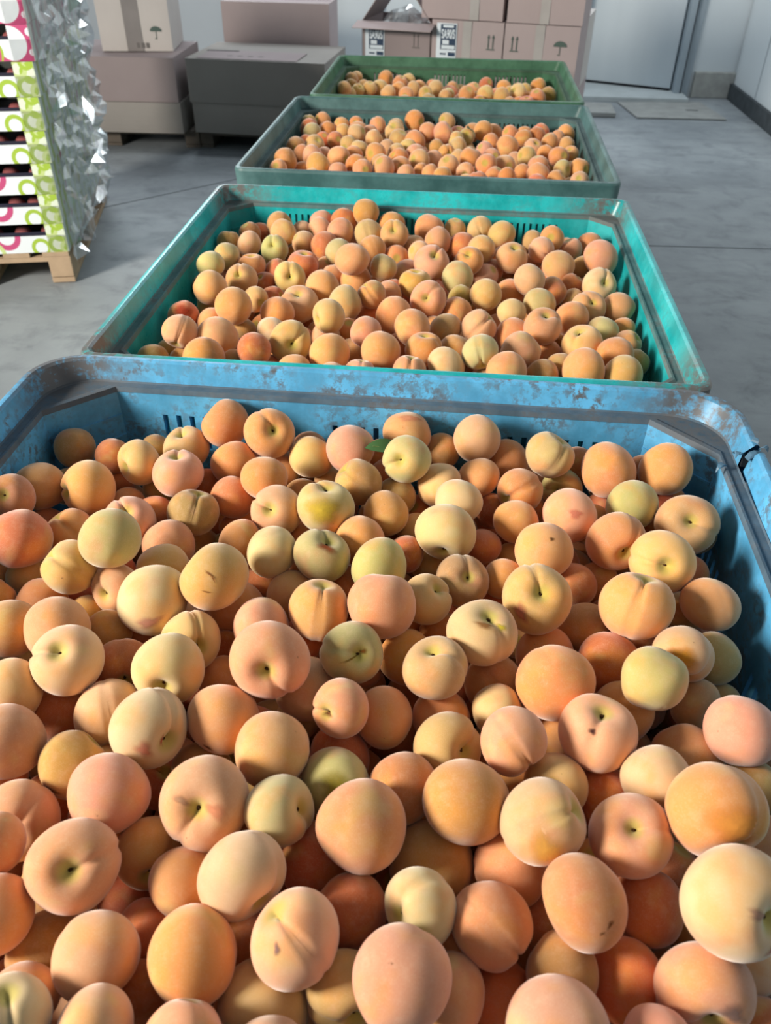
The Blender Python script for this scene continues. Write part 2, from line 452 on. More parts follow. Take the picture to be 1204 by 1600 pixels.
# ------------------------------------------------------------------ peaches
PEACHES = """
-0.650 1.181 0.667 0.0378 b k -|olive-shaded peach tucked into the far corner of the blue bin beside its chamfer|far-corner olive peach
-0.655 1.043 0.683 0.0412 b o b|orange peach beside the largest round one against the shaded blue wall|orange peach by the shaded blue wall
-0.666 0.974 0.711 0.0376 b p c:.0,-.1,160|pinkish peach with a small stem dimple, cut by the frame edge near blue wall|dimpled pinkish peach at the frame edge
-0.569 1.038 0.687 0.0475 b o c:-.75,.2,180|big smooth round orange peach near the shaded corner of the blue bin|big smooth orange peach
-0.569 1.157 0.671 0.0317 b r -|reddish orange peach half hidden just left of the yellow peach below the dark slots|
-0.504 1.111 0.692 0.0394 b y c:-.72,.3,110|yellow peach with a stem hollow on its side below the three dark slots|yellow peach below the dark slots
-0.515 1.219 0.645 0.0306 b k -|olive-brown peach half hidden just above and right of the yellow peach below the dark slots|
-0.427 1.083 0.695 0.0439 b p c:.05,-.85,90|pale pink peach with a notch on top, before the dark slots of blue bin|notched pale pink peach
-0.516 1.059 0.637 0.0311 b k -|olive-brown peach half hidden just above the hollow pink peach|
-0.476 1.118 0.628 0.0353 b k -|olive-brown peach half hidden just below and left of the notched pale pink peach|
-0.461 1.032 0.644 0.0325 b o -|orange peach half hidden just right of the hollow pink peach|
-0.477 0.971 0.676 0.0425 b p c:.1,-.45,120|pink peach with stem hollow behind the pale green peach, blue bin's shaded side|hollow pink peach
-0.452 0.854 0.743 0.0431 b g b|pale green-yellow peach lying on top at the shaded side of the blue bin|pale green-yellow peach
-0.569 0.949 0.667 0.0392 b o s:-.6,-.8|orange peach half hidden just above the grooved golden peach|
-0.614 0.881 0.706 0.0456 b r -|reddish orange peach just below the dimpled pinkish peach at the frame edge|
-0.644 1.006 0.623 0.0346 b r -|reddish orange peach half hidden just below the orange peach by the shaded blue wall|
-0.408 0.940 0.655 0.0406 b p -|pinkish peach just below and left of the seam-split olive peach|
-0.384 1.011 0.670 0.0413 b k s:.35,-.95|olive peach split by a deep seam into two halves|seam-split olive peach
-0.379 1.232 0.706 0.0463 b o n:-.75,-.65|lopsided two-lobed orange peach sitting highest against the far blue wall|two-lobed orange peach
-0.282 1.177 0.723 0.0434 b o c:.3,-.1,120|deep orange peach with a gaping stem hollow against the far blue wall|gaping-hollow orange peach
-0.448 1.198 0.667 0.0435 b y c:-.15,-.75,100|yellow peach just above the notched pale pink peach|
-0.346 1.140 0.680 0.0421 b o -|orange peach just above and left of the smooth round orange peach|
-0.274 1.069 0.705 0.0384 b o -|round smooth orange peach in front of the gaping-hollow one|smooth round orange peach
-0.269 1.179 0.649 0.0371 b p -|pinkish peach half hidden just above and right of the smooth round orange peach|
-0.209 1.163 0.686 0.0389 b y -|yellow peach just left of the round pink-orange peach|
-0.225 1.232 0.654 0.0347 b r -|reddish orange peach half hidden right of the gaping-hollow orange peach|
-0.138 1.154 0.715 0.0435 b p -|round pink-orange peach near the middle of the far blue wall|round pink-orange peach
-0.091 1.226 0.653 0.0309 b r -|reddish orange peach half hidden just left of the dented green peach|
-0.116 1.079 0.700 0.0390 b k s:-.75,-.6|tan peach with a curved seam beside the green leaf|curved-seam tan peach
-0.181 1.171 0.626 0.0313 b y -|yellow peach half hidden just above the lime-yellow peach|
-0.161 0.992 0.714 0.0441 b g n:.1,-.82|bright lime-yellow peach with a sunken stem end on top, blue bin|lime-yellow peach
-0.241 1.000 0.691 0.0426 b p c:-.25,-.05,150|peach with a yellow stem hollow in its middle, next to the lime-yellow one|yellow-hollowed peach
-0.331 1.063 0.663 0.0371 b r -|reddish orange peach half hidden just below and left of the smooth round orange peach|
-0.323 1.055 0.601 0.0328 b r -|reddish orange peach half hidden just above and left of the dull cream peach|
-0.294 0.950 0.664 0.0368 b o -|orange peach half hidden just left of the dull cream peach|
-0.230 0.899 0.695 0.0380 b w b|dull cream peach with a rounded bulge, centre of the blue bin's far half|dull cream peach
-0.194 1.001 0.639 0.0305 b o -|orange peach half hidden just above and left of the rust-blushed peach|
-0.151 0.889 0.700 0.0418 b g c:.3,-.75,90|yellow-green peach with a rusty red blush on top|rust-blushed peach
-0.064 1.013 0.687 0.0379 b o -|orange peach just below and right of the curved-seam tan peach|
-0.100 0.949 0.682 0.0387 b o -|orange peach just above and left of the pale green-white peach|
-0.042 1.226 0.706 0.0435 b o -|yellow-orange peach with a pink crown, behind the green leaf|pink-crowned peach
-0.037 1.100 0.736 0.0404 b g c:-.45,.1,200|pale green peach with a deep side dent resting by the green leaf|dented green peach
0.023 1.226 0.670 0.0330 b k -|olive-brown peach half hidden just right of the dented green peach|
0.082 1.204 0.715 0.0418 b y b|tall smooth yellow peach rising against the far blue wall|tall yellow peach
0.144 1.207 0.666 0.0405 b o -|rough-skinned brownish orange peach between two yellow ones at the far blue wall|rough-skinned peach
0.206 1.148 0.728 0.0421 b y n:.55,-.75|plump yellow peach with a heart-shaped top near the far blue wall|heart-topped yellow peach
0.087 1.125 0.687 0.0365 b o -|orange peach half hidden just below and left of the rough-skinned peach|
0.021 1.099 0.685 0.0399 b y -|yellow peach just below and right of the dented green peach|
0.051 1.032 0.704 0.0392 b w -|cream peach just above the cream peach with stem end down|
-0.053 1.083 0.668 0.0339 b k -|olive-brown peach half hidden just below the dented green peach|
0.033 0.950 0.704 0.0455 b w n:-.2,.8|large cream peach with its stem end pointing down, middle of the blue bin|cream peach with stem end down
0.154 1.079 0.698 0.0402 b o s:-.8,.4|amber peach with a faint seam|amber seamed peach
0.145 1.005 0.691 0.0364 b o -|orange peach just below the amber seamed peach|
0.235 1.143 0.659 0.0367 b g c:-.5,.1,180|greenish peach half hidden just above the pink-spotted peach|
0.226 1.010 0.705 0.0443 b p -|yellowish peach with a round pink spot on its cheek|pink-spotted peach
0.112 1.088 0.645 0.0305 b r -|reddish orange peach half hidden just below and left of the amber seamed peach|
0.093 0.974 0.661 0.0305 b r -|reddish orange peach half hidden just right of the cream peach with stem end down|
-0.015 1.023 0.644 0.0305 b y -|yellow peach half hidden just left of the cream peach with stem end down|
-0.029 0.939 0.667 0.0306 b r -|reddish orange peach half hidden just above and right of the pale green-white peach|
0.176 0.910 0.715 0.0427 b o -|orange peach with a small brown scab near its top|brown-scabbed orange peach
0.304 1.124 0.713 0.0462 b o b|large bumpy orange peach near the bright far corner of the blue bin|bumpy corner peach
0.397 1.133 0.719 0.0447 b o -|round orange peach in the bright far corner of the blue bin, below broken rim|peach below the broken rim
0.267 1.204 0.666 0.0357 b r -|reddish orange peach half hidden just below and right of the heart-topped yellow peach|
0.330 1.043 0.707 0.0419 b g -|matt sage-green peach below the bumpy orange one|sage-green peach
0.405 0.995 0.711 0.0464 b y c:-.12,-.2,-25|buff peach with open stem pit and deep seam touching the bright blue wall|buff pitted peach
0.291 0.948 0.708 0.0456 b o c:.15,.5,70|orange peach with a dark stem hole low on its face|dark-holed orange peach
0.342 0.880 0.732 0.0461 b y c:-.2,.1,170|buff peach with tiny stem pit, just under the buff one touching blue wall|tiny-pitted buff peach
0.417 1.129 0.649 0.0320 b r -|reddish orange peach half hidden just above and left of the buff pitted peach|
0.372 1.058 0.654 0.0305 b r -|reddish orange peach half hidden just below and right of the sage-green peach|
0.272 0.931 0.638 0.0334 b o -|orange peach half hidden just below and left of the dark-holed orange peach|
0.228 0.893 0.665 0.0336 b r -|reddish orange peach half hidden just above and right of the green-hollow yellow peach|
0.410 0.938 0.658 0.0305 b r -|reddish orange peach half hidden just below and right of the tiny-pitted buff peach|
0.291 0.791 0.730 0.0482 b o s:.2,-.98|peach with a wide red-lined cleft splitting it in two|red-cleft peach
0.404 0.825 0.707 0.0376 b o b|flat-sided orange peach leaning on the bright blue wall|wall-leaning orange peach
0.384 0.860 0.653 0.0321 b k -|olive-brown peach half hidden just left of the wall-leaning orange peach|
0.344 0.906 0.663 0.0305 b p -|pinkish peach half hidden just below and left of the tiny-pitted buff peach|
0.338 0.715 0.718 0.0395 b y n:-.3,.85|amber and grey peach with notched underside near the bright blue wall|notched amber peach
0.395 0.747 0.682 0.0353 b k -|olive-brown peach half hidden just right of the notched amber peach|
0.288 0.659 0.734 0.0393 b g -|egg-shaped mottled green-yellow peach near the bright blue wall|egg-shaped green peach
0.255 0.738 0.672 0.0420 b r -|deep orange peach beside the egg-shaped green one|deep orange peach
0.237 0.811 0.656 0.0392 b k -|olive-brown peach half hidden just above and left of the deep orange peach|
0.361 0.679 0.664 0.0328 b k c:.5,.35,30|olive-brown peach half hidden just below the notched amber peach|
0.405 0.707 0.634 0.0305 b k -|olive-brown peach half hidden just above and left of the wall-shadow pink peach|
0.266 0.662 0.663 0.0388 b o s:.6,-.8|orange peach just above and right of the purple-bruised peach|
-0.673 0.880 0.639 0.0305 b o -|orange peach half hidden below and left of the orange peach by the shaded blue wall|
-0.613 0.872 0.632 0.0347 b o -|orange peach half hidden just left of the grooved golden peach|
-0.516 0.831 0.701 0.0419 b y s:-.8,-.6|golden peach with a groove along its upper edge below the pale green-yellow one|grooved golden peach
-0.450 0.824 0.668 0.0381 b p c:-.4,.2,110|pinkish peach half hidden just left of the mauve-blushed peach|
-0.626 0.800 0.654 0.0305 b o -|orange peach half hidden above and left of the star-creased peach|
-0.561 0.805 0.645 0.0386 b o -|orange peach half hidden just above and left of the rosy peach|
-0.566 0.724 0.679 0.0409 b k -|olive-brown peach just left of the rosy peach|
-0.489 0.716 0.696 0.0422 b p -|rosy peach half covered by the star-creased cream one|rosy peach
-0.443 0.647 0.717 0.0453 b w c:.0,-.42,180|cream peach with a star-shaped crease around its stem end|star-creased peach
-0.379 0.779 0.696 0.0487 b w b|cream peach with a mauve pink blush underneath|mauve-blushed peach
-0.394 0.870 0.673 0.0400 b y -|yellow peach half hidden just above the mauve-blushed peach|
-0.440 0.753 0.654 0.0319 b o -|orange peach half hidden just below and left of the mauve-blushed peach|
-0.496 0.804 0.627 0.0305 b o -|orange peach half hidden just right of the rosy peach|
-0.392 0.683 0.661 0.0396 b r c:.25,.45,100|reddish orange peach half hidden just left of the puckered pale peach|
-0.511 0.612 0.690 0.0397 b y -|yellow peach just above the cut-off pink-orange peach|
-0.568 0.719 0.610 0.0333 b g -|greenish peach half hidden just left of the star-creased peach|
-0.315 0.648 0.709 0.0458 b w c:.0,.5,-90|pale peach with an open green stem end and puckered scars|puckered pale peach
-0.310 0.724 0.677 0.0412 b y c:.5,.1,90|yellow peach just above and right of the puckered pale peach|
-0.384 0.602 0.670 0.0418 b p s:.3,.9|pinkish peach just left of the red-spotted cream peach|
-0.468 0.626 0.631 0.0394 b r -|reddish orange peach half hidden just below the star-creased peach|
-0.294 0.803 0.725 0.0476 b y n:-.8,-.6|yellow peach with brown scratch marks across its face|scratched yellow peach
-0.273 0.824 0.646 0.0406 b o -|orange peach half hidden just below and right of the scratched yellow peach|
-0.220 0.753 0.684 0.0399 b p -|pinkish peach just above the big straight-seamed pink peach|
-0.184 0.645 0.741 0.0477 b p c:.05,.22,-60|big pink peach with a straight seam running into its dark stem pit|big straight-seamed pink peach
-0.141 0.784 0.693 0.0423 b o s:.15,-.95|vivid orange peach with a soft cleft down its front|vivid cleft orange peach
-0.195 0.849 0.650 0.0384 b o -|orange peach half hidden just above and left of the vivid cleft orange peach|
-0.248 0.889 0.628 0.0347 b r -|reddish orange peach half hidden just below the dull cream peach|
-0.085 0.689 0.714 0.0410 b g c:.35,-.1,165|yellow-green peach with a brown scar line|scar-lined green peach
-0.065 0.869 0.702 0.0434 b g -|very pale green-white peach on top in the middle of the blue bin|pale green-white peach
-0.052 0.768 0.722 0.0466 b p -|large round pink peach directly below the pale green-white one|large round pink peach
-0.113 0.887 0.640 0.0305 b r -|reddish orange peach half hidden just below and left of the pale green-white peach|
-0.144 0.665 0.667 0.0410 b y -|yellow peach half hidden just above and left of the torn-scar pink peach|
-0.269 0.702 0.624 0.0350 b o -|orange peach half hidden just above the nicked orange-red peach|
-0.233 0.591 0.692 0.0430 b o -|orange-red peach with a brown nick at its lower edge|nicked orange-red peach
-0.090 0.603 0.712 0.0358 b p c:-.6,.0,180|small pink peach with a torn brown stem scar|torn-scar pink peach
-0.038 0.625 0.670 0.0377 b o -|orange peach just right of the torn-scar pink peach|
0.008 0.814 0.695 0.0374 b y n:.55,-.6|yellow-orange peach with a short stem stub in its notch|stem-stub peach
0.060 0.864 0.687 0.0385 b k c:.2,-.3,90|brownish peach with dark round stem hole and greenish collar|green-collared peach
0.121 0.886 0.676 0.0306 b o -|orange peach half hidden just right of the green-collared peach|
0.158 0.798 0.723 0.0479 b y c:.0,-.35,100|large yellow peach with an oblong green stem hollow|green-hollow yellow peach
0.083 0.728 0.724 0.0440 b w n:.15,-.75|pale pink peach with a tan scar and yellow patch near its top|tan-scarred pale peach
0.022 0.671 0.717 0.0416 b y n:-.2,-.82|plump apricot-yellow peach with a dipped top|dip-topped peach
-0.016 0.740 0.653 0.0388 b o -|orange peach half hidden just left of the dip-topped peach|
0.031 0.807 0.631 0.0335 b r -|reddish orange peach half hidden just above the dip-topped peach|
0.103 0.709 0.647 0.0418 b o s:.5,.8|orange peach half hidden just below the tan-scarred pale peach|
0.176 0.766 0.648 0.0399 b o -|orange peach half hidden just above the side-bulged orange peach|
0.169 0.665 0.709 0.0474 b o b|big lopsided orange peach with a side bulge, nearer half of the blue bin|side-bulged orange peach
0.103 0.642 0.674 0.0337 b y -|yellow peach just above and left of the slant-creased peach|
0.035 0.651 0.643 0.0388 b o -|orange peach half hidden just below the dip-topped peach|
0.110 0.895 0.621 0.0305 b r -|reddish orange peach half hidden just below and right of the green-collared peach|
-0.481 0.537 0.693 0.0440 b p -|large pink-orange peach cut off by the frame's side edge beneath star-creased one|cut-off pink-orange peach
-0.401 0.525 0.673 0.0395 b k -|dull olive peach with a grey-brown crease low down|dull olive creased peach
-0.333 0.474 0.702 0.0446 b p -|large round evenly pink peach in the nearer part of the blue bin|evenly pink peach
-0.312 0.559 0.706 0.0465 b w c:.75,.25,70|cream peach with a red spot beside its seam|red-spotted cream peach
-0.435 0.453 0.666 0.0427 b p c:.15,.15,60|pink-tan peach with a stem stub, partly covered at frame's side edge|stubbed pink-tan peach
-0.427 0.402 0.714 0.0310 b o -|orange peach just below and left of the stubbed pink-tan peach|
-0.338 0.387 0.710 0.0459 b p c:.25,-.25,20|large pinkish-brown peach with a shallow dark stem pit near its top|shallow-pitted brown-pink peach
-0.284 0.437 0.649 0.0392 b o c:.2,.4,45|orange peach just below and left of the long-seamed open-pit peach|
-0.259 0.556 0.629 0.0384 b k -|olive-brown peach half hidden just above the long-seamed open-pit peach|
-0.163 0.543 0.703 0.0446 b o -|large soft orange peach with faint brown shadow patch at its lower edge|soft orange peach
-0.221 0.463 0.719 0.0472 b p c:.0,-.1,-120|large peach with a long seam through its open star-like stem pit|long-seamed open-pit peach
-0.139 0.464 0.708 0.0374 b g n:.85,-.3|smallish grey-green peach with a flattened shoulder|grey-green peach
-0.088 0.525 0.673 0.0411 b g -|olive-green topped peach half hidden behind the tallest orange one|olive-topped peach
-0.092 0.591 0.633 0.0392 b r -|reddish orange peach half hidden just above the olive-topped peach|
-0.159 0.664 0.603 0.0305 b y -|yellow peach half hidden just above and right of the soft orange peach|
-0.049 0.451 0.715 0.0481 b o -|biggest tall smooth orange peach in the nearer middle of the blue bin|tall smooth orange peach
-0.103 0.446 0.646 0.0400 b r -|reddish orange peach half hidden just below and right of the grey-green peach|
-0.164 0.389 0.713 0.0445 b w c:.65,.6,60|big cream-orange peach with a fold on its lower edge|folded cream peach
-0.231 0.397 0.674 0.0368 b o -|orange peach just left of the folded cream peach|
-0.009 0.519 0.681 0.0403 b r -|reddish orange peach just above and right of the tall smooth orange peach|
0.042 0.581 0.677 0.0431 b y n:.6,-.1|yellow peach just above the tall two-toned orange peach|
0.114 0.562 0.724 0.0379 b p s:.5,.7|round peach with one slanting crease across its middle|slant-creased peach
0.063 0.491 0.712 0.0468 b o b|tall orange peach with a pale lower lobe|tall two-toned orange peach
0.166 0.538 0.681 0.0368 b y c:-.35,-.2,180|yellow peach with a small dent peeking out behind the whitish-green one|peeking yellow peach
0.139 0.458 0.734 0.0430 b w s:.8,-.5|whitish-green peach with golden patches and a side seam|golden-patched whitish peach
0.121 0.555 0.634 0.0330 b o -|orange peach half hidden just above and left of the golden-patched whitish peach|
0.026 0.454 0.642 0.0461 b o -|broad amber peach under the tall two-toned one|broad amber peach
0.111 0.445 0.661 0.0392 b o -|orange peach half hidden just below and left of the golden-patched whitish peach|
0.178 0.633 0.641 0.0305 b o -|orange peach half hidden just right of the slant-creased peach|
0.213 0.589 0.715 0.0451 b p n:.1,-.85|orange-pink peach with a dark purple bruise spot|purple-bruised peach
0.332 0.601 0.657 0.0440 b o -|orange peach half hidden just above and right of the speckled cream peach|
0.378 0.600 0.723 0.0400 b p b|pink-orange peach nearest the shadow along the bright blue wall|wall-shadow pink peach
0.271 0.534 0.714 0.0389 b w -|smooth cream-white peach with one tiny dark speck|speckled cream peach
0.400 0.563 0.663 0.0346 b k -|olive-brown peach half hidden just above and right of the very large golden peach|
0.311 0.469 0.757 0.0511 b o n:.15,.72|very large golden orange peach with a dent underneath, near blue wall|very large golden peach
0.228 0.455 0.726 0.0413 b p c:-.1,-.6,0|peach with a wide greenish sunken stem end facing up|green-sunken peach
0.229 0.544 0.649 0.0392 b r -|reddish orange peach half hidden just below and right of the peeking yellow peach|
0.301 0.371 0.769 0.0499 b w c:.5,.0,30|largest cream peach of all with a deep open stem pit, frame's side edge|largest open-pit cream peach
0.393 0.490 0.666 0.0339 b p -|pinkish peach half hidden just below and right of the very large golden peach|
0.214 0.524 0.590 0.0305 b r -|reddish orange peach half hidden just left of the green-sunken peach|
-0.406 0.341 0.689 0.0390 b o -|orange peach just below and left of the shallow-pitted brown-pink peach|
-0.363 0.335 0.626 0.0420 b k -|olive-brown peach half hidden just left of the grey-tipped lopsided peach|
-0.292 0.310 0.693 0.0400 b p b|lopsided pink-orange peach with a grey tip near the frame's lower corner|grey-tipped lopsided peach
-0.267 0.361 0.632 0.0331 b r -|reddish orange peach half hidden just above and left of the fold-sided orange peach|
-0.197 0.314 0.699 0.0423 b o n:-.8,.6|large orange peach with a dark fold at its lower side|fold-sided orange peach
-0.257 0.302 0.636 0.0305 b r -|reddish orange peach half hidden just below and right of the grey-tipped lopsided peach|
-0.354 0.281 0.665 0.0307 b p -|pinkish peach half hidden just above and right of the corner creased pale peach|
-0.338 0.245 0.718 0.0371 b w s:.1,-.95|pale peach with a straight crease in the very corner of the photo|corner creased pale peach
-0.264 0.245 0.708 0.0362 b p -|pinkish peach just below the grey-tipped lopsided peach|
-0.184 0.242 0.710 0.0347 b p -|pinkish peach just below the fold-sided orange peach|
-0.101 0.330 0.723 0.0429 b p s:-.5,-.85|pinkish orange peach with a ragged groove and violet mark|ragged-grooved peach
-0.054 0.385 0.664 0.0381 b r -|reddish orange peach just above and right of the ragged-grooved peach|
-0.129 0.294 0.654 0.0430 b y -|yellow peach just below and left of the ragged-grooved peach|
-0.051 0.307 0.667 0.0382 b y c:.35,.25,180|yellow peach folded by two seams meeting at its stem end|twice-folded yellow peach
-0.111 0.243 0.700 0.0305 b w -|cream peach just below and left of the twice-folded yellow peach|
-0.167 0.365 0.621 0.0323 b r -|reddish orange peach half hidden just right of the fold-sided orange peach|
0.014 0.375 0.704 0.0378 b w n:-.85,.0|waisted cream-grey peach narrowing towards its lower end|waisted cream peach
0.001 0.301 0.729 0.0438 b p -|very large pale pink peach at the lower middle of the photo|very large pale pink peach
0.086 0.370 0.688 0.0397 b o s:.7,.6|ochre peach with a curved seam at its side|ochre curved-seam peach
0.048 0.312 0.669 0.0347 b p -|pinkish peach half hidden just right of the very large pale pink peach|
0.099 0.328 0.627 0.0361 b r -|reddish orange peach half hidden just above and left of the broad bottom-edge peach|
0.155 0.341 0.672 0.0364 b k -|dull ochre peach with a tiny stalk mark|stalk-marked ochre peach
0.138 0.271 0.713 0.0451 b p -|broad pink-orange peach cut by the lower frame edge|broad bottom-edge peach
0.171 0.382 0.732 0.0407 b o b|knobbly orange-tan peach with short scratches|knobbly tan peach
0.155 0.399 0.628 0.0319 b r -|reddish orange peach half hidden just above the stalk-marked ochre peach|
0.250 0.411 0.668 0.0383 b r -|dark reddish orange peach in the hollow below green-sunken one|dark reddish peach
0.222 0.346 0.648 0.0390 b r -|glossy red-orange peach with a split at its upper edge|split-edged red-orange peach
0.304 0.418 0.632 0.0323 b k -|olive-brown peach half hidden just right of the dark reddish peach|
0.281 0.324 0.695 0.0437 b p c:-.1,.42,200|tan peach with a large grey bruise and stem pit|grey-bruised peach
0.337 0.363 0.661 0.0307 b p -|pinkish peach half hidden just above and right of the grey-bruised peach|
0.228 0.274 0.701 0.0322 b p -|pinkish peach just below and left of the grey-bruised peach|
0.340 0.300 0.653 0.0369 b r -|reddish orange peach half hidden just below and right of the grey-bruised peach|
0.377 0.390 0.630 0.0305 b p -|pinkish peach half hidden just below and right of the largest open-pit cream peach|
0.307 1.491 0.707 0.0448 t o -|large orange peach with rosy top behind the blue rim, bright side|rosy-topped orange peach
-0.479 1.473 0.704 0.0441 t o -|glowing orange peach just over the blue rim in the shaded corner|glowing rim-side peach
-0.312 1.559 0.708 0.0457 t y c:.2,.35,50|largest cream-yellow peach of the turquoise bin with stem mark low|largest turquoise-bin cream peach
-0.474 1.571 0.706 0.0448 t o b|large heart-shaped orange peach in the turquoise bin's near shaded corner|heart-shaped orange peach
-0.222 1.524 0.702 0.0434 t o -|golden orange peach behind the blue rim, next to the largest cream-yellow one|golden rim-side peach
0.318 1.622 0.700 0.0447 t y n:-.3,-.7|large yellow-orange peach with a grey mark on its shoulder|grey-marked peach
-0.114 1.539 0.705 0.0423 t o b|tall peaked red-orange peach behind the middle of the blue rim|tall peaked peach
0.182 1.572 0.700 0.0426 t p -|pink and orange peach at the turquoise bin's near middle, bright side|pink and orange peach
0.389 1.494 0.700 0.0408 t y -|flat buff peach in the turquoise bin's near bright corner|flat buff corner peach
-0.328 1.780 0.698 0.0456 t y n:.0,-.45|yellow peach with a dented brownish crown|dent-crowned peach
0.096 1.677 0.704 0.0418 t p s:.7,-.6|rosy peach with a cleft beside its pointed tip|pointed rosy peach
-0.460 1.681 0.730 0.0413 t o -|bright round orange peach on the shaded side of the turquoise bin|bright round orange peach
-0.020 2.025 0.713 0.0467 t p c:.15,-.25,60|pale pink peach with a big open stem hollow, middle of the turquoise bin|open-hollow pink peach
-0.022 1.793 0.713 0.0426 t p c:-.25,.05,45|tan peach with a slit-like stem pit, middle of the turquoise bin|slit-pitted tan peach
-0.023 1.562 0.705 0.0386 t o n:.0,-.85|orange peach with a dark blossom scar on its tip|dark-tipped orange peach
0.094 1.521 0.722 0.0378 t g s:.1,.9|green-yellow peach with a shaded cleft behind the blue rim|shaded-cleft green peach
-0.241 1.648 0.729 0.0391 t y n:-.85,.3|pear-shaped yellow peach with a side knob|side-knobbed yellow peach
0.400 1.949 0.700 0.0432 t w c:.25,.0,80|whitish-green peach with a deep stem hollow by the bright turquoise wall|whitish hollow peach
0.310 2.058 0.703 0.0442 t o -|vivid orange-pink round peach at the turquoise bin's bright far side|vivid orange-pink peach
0.420 2.094 0.719 0.0441 t p b|long double-bumped peach by the bright turquoise wall|double-bumped peach
0.115 1.860 0.703 0.0396 t y -|smooth round lemon-cream peach in the middle of the turquoise bin|lemon-cream peach
-0.490 1.894 0.703 0.0401 t y c:-.15,-.1,90|yellow-orange peach with a central stem dot, shaded side of the turquoise bin|dot-stemmed peach
0.429 1.835 0.693 0.0381 t y -|egg-shaped buff peach touching the bright turquoise wall|egg-shaped buff peach
0.359 1.813 0.702 0.0395 t p c:.1,-.2,120|pink puckered peach below the whitish hollow one|puckered pink peach
0.048 1.962 0.702 0.0397 t g -|round pale green peach in the middle of the turquoise bin|round pale green peach
-0.356 2.027 0.694 0.0412 t r n:.1,-.8|salmon-red peach in the middle far part of the turquoise bin|salmon-red peach
-0.448 2.113 0.700 0.0382 t g c:-.15,-.1,90|yellow-green peach with faint seam in the turquoise bin's far shaded half|faint-seamed green peach
-0.583 1.695 0.693 0.0356 t r -|dark red peach against the slotted turquoise wall|dark red peach
-0.204 2.243 0.702 0.0407 t y s:.2,.9|cream peach with a short cleft beneath the highest one in the turquoise bin|short-cleft cream peach
-0.156 1.800 0.719 0.0354 t k s:-.6,-.7|olive peach with a dark side cleft in the turquoise bin|side-cleft olive peach
-0.577 1.933 0.723 0.0352 t g b|grey-green peach closest to the shaded turquoise wall|grey-green turquoise-wall peach
-0.221 2.359 0.728 0.0389 t o -|orange peach standing highest against the far turquoise wall|highest turquoise-wall peach
0.110 2.336 0.698 0.0361 t y s:.2,.8|tan peach with a forked seam in front of the turquoise slots|fork-seamed peach
-0.589 2.179 0.690 0.0330 t k s:.1,-.95|grey-olive peach with a vertical seam in the turquoise bin's shaded far corner|vertical-seamed olive peach
0.148 1.470 0.707 0.0407 t o -|orange peach just below and left of the pink and orange peach|
0.234 1.653 0.725 0.0429 t p n:.1,-.6|pinkish peach just above and right of the pink and orange peach|
0.382 1.571 0.705 0.0396 t o -|orange peach just above and left of the flat buff corner peach|
-0.053 1.630 0.723 0.0399 t o b|orange peach just above and left of the dark-tipped orange peach|
0.027 1.500 0.700 0.0374 t w b|cream peach just below and right of the dark-tipped orange peach|
-0.100 1.738 0.698 0.0424 t o -|orange peach just below and right of the side-cleft olive peach|
-0.050 1.470 0.698 0.0370 t p s:.1,-.9|pinkish peach just below and left of the dark-tipped orange peach|
0.312 1.752 0.699 0.0400 t o -|orange peach just below and left of the puckered pink peach|
-0.219 1.964 0.738 0.0429 t o -|orange peach just below and left of the short-cleft cream peach|
-0.547 1.546 0.727 0.0377 t p s:-.2,.9|pinkish peach just below the dark red peach|
-0.218 1.766 0.707 0.0394 t y b|yellow peach just above and right of the side-knobbed yellow peach|
-0.368 1.710 0.702 0.0386 t o -|orange peach just below and left of the dent-crowned peach|
0.243 1.828 0.698 0.0398 t g -|greenish peach left of the puckered pink peach|
-0.543 1.802 0.718 0.0405 t o -|orange peach just below the grey-green turquoise-wall peach|
-0.282 1.848 0.714 0.0409 t o b|orange peach just above and right of the dent-crowned peach|
-0.151 1.462 0.689 0.0343 t p s:.1,-.9|pinkish peach just below and left of the tall peaked peach|
0.190 2.103 0.706 0.0418 t y c:.1,-.5,0|yellow peach just below and right of the fork-seamed peach|
-0.151 1.603 0.718 0.0353 t p -|pinkish peach just above and left of the tall peaked peach|
0.222 1.908 0.726 0.0382 t y -|yellow peach just below and left of the vivid orange-pink peach|
0.020 1.683 0.693 0.0377 t k -|olive-brown peach just above and right of the dark-tipped orange peach|
-0.059 1.917 0.703 0.0392 t o n:.1,-.8|orange peach just above and left of the slit-pitted tan peach|
-0.215 1.996 0.669 0.0411 t o -|orange peach just above and left of the side-cleft olive peach|
-0.375 1.930 0.698 0.0389 t y c:.1,.2,90|yellow peach just below and left of the salmon-red peach|
-0.084 1.640 0.656 0.0399 t r -|reddish orange peach just right of the tall peaked peach|
0.173 1.685 0.686 0.0391 t o -|orange peach just above and left of the pink and orange peach|
-0.380 1.508 0.713 0.0355 t r -|reddish orange peach just left of the largest turquoise-bin cream peach|
-0.130 2.216 0.715 0.0404 t y c:-.1,-.1,90|yellow peach just right of the short-cleft cream peach|
0.171 2.290 0.700 0.0410 t y -|yellow peach just right of the fork-seamed peach|
-0.290 1.474 0.688 0.0348 t o -|orange peach just below the largest turquoise-bin cream peach|
-0.515 1.687 0.680 0.0368 t o -|orange peach just above the heart-shaped orange peach|
-0.204 1.430 0.698 0.0313 t p -|pinkish peach just below the golden rim-side peach|
0.077 2.055 0.712 0.0379 t o c:-.2,-.2,150|orange peach just above and right of the round pale green peach|
0.043 1.593 0.686 0.0364 t k -|olive-brown peach just left of the shaded-cleft green peach|
0.226 1.502 0.685 0.0347 t k -|olive-brown peach just below and right of the pink and orange peach|
0.046 1.802 0.682 0.0357 t o -|orange peach just below and right of the slit-pitted tan peach|
-0.008 2.210 0.704 0.0383 t p -|pinkish peach just above the open-hollow pink peach|
0.378 1.709 0.690 0.0364 t g -|greenish peach just above and right of the grey-marked peach|
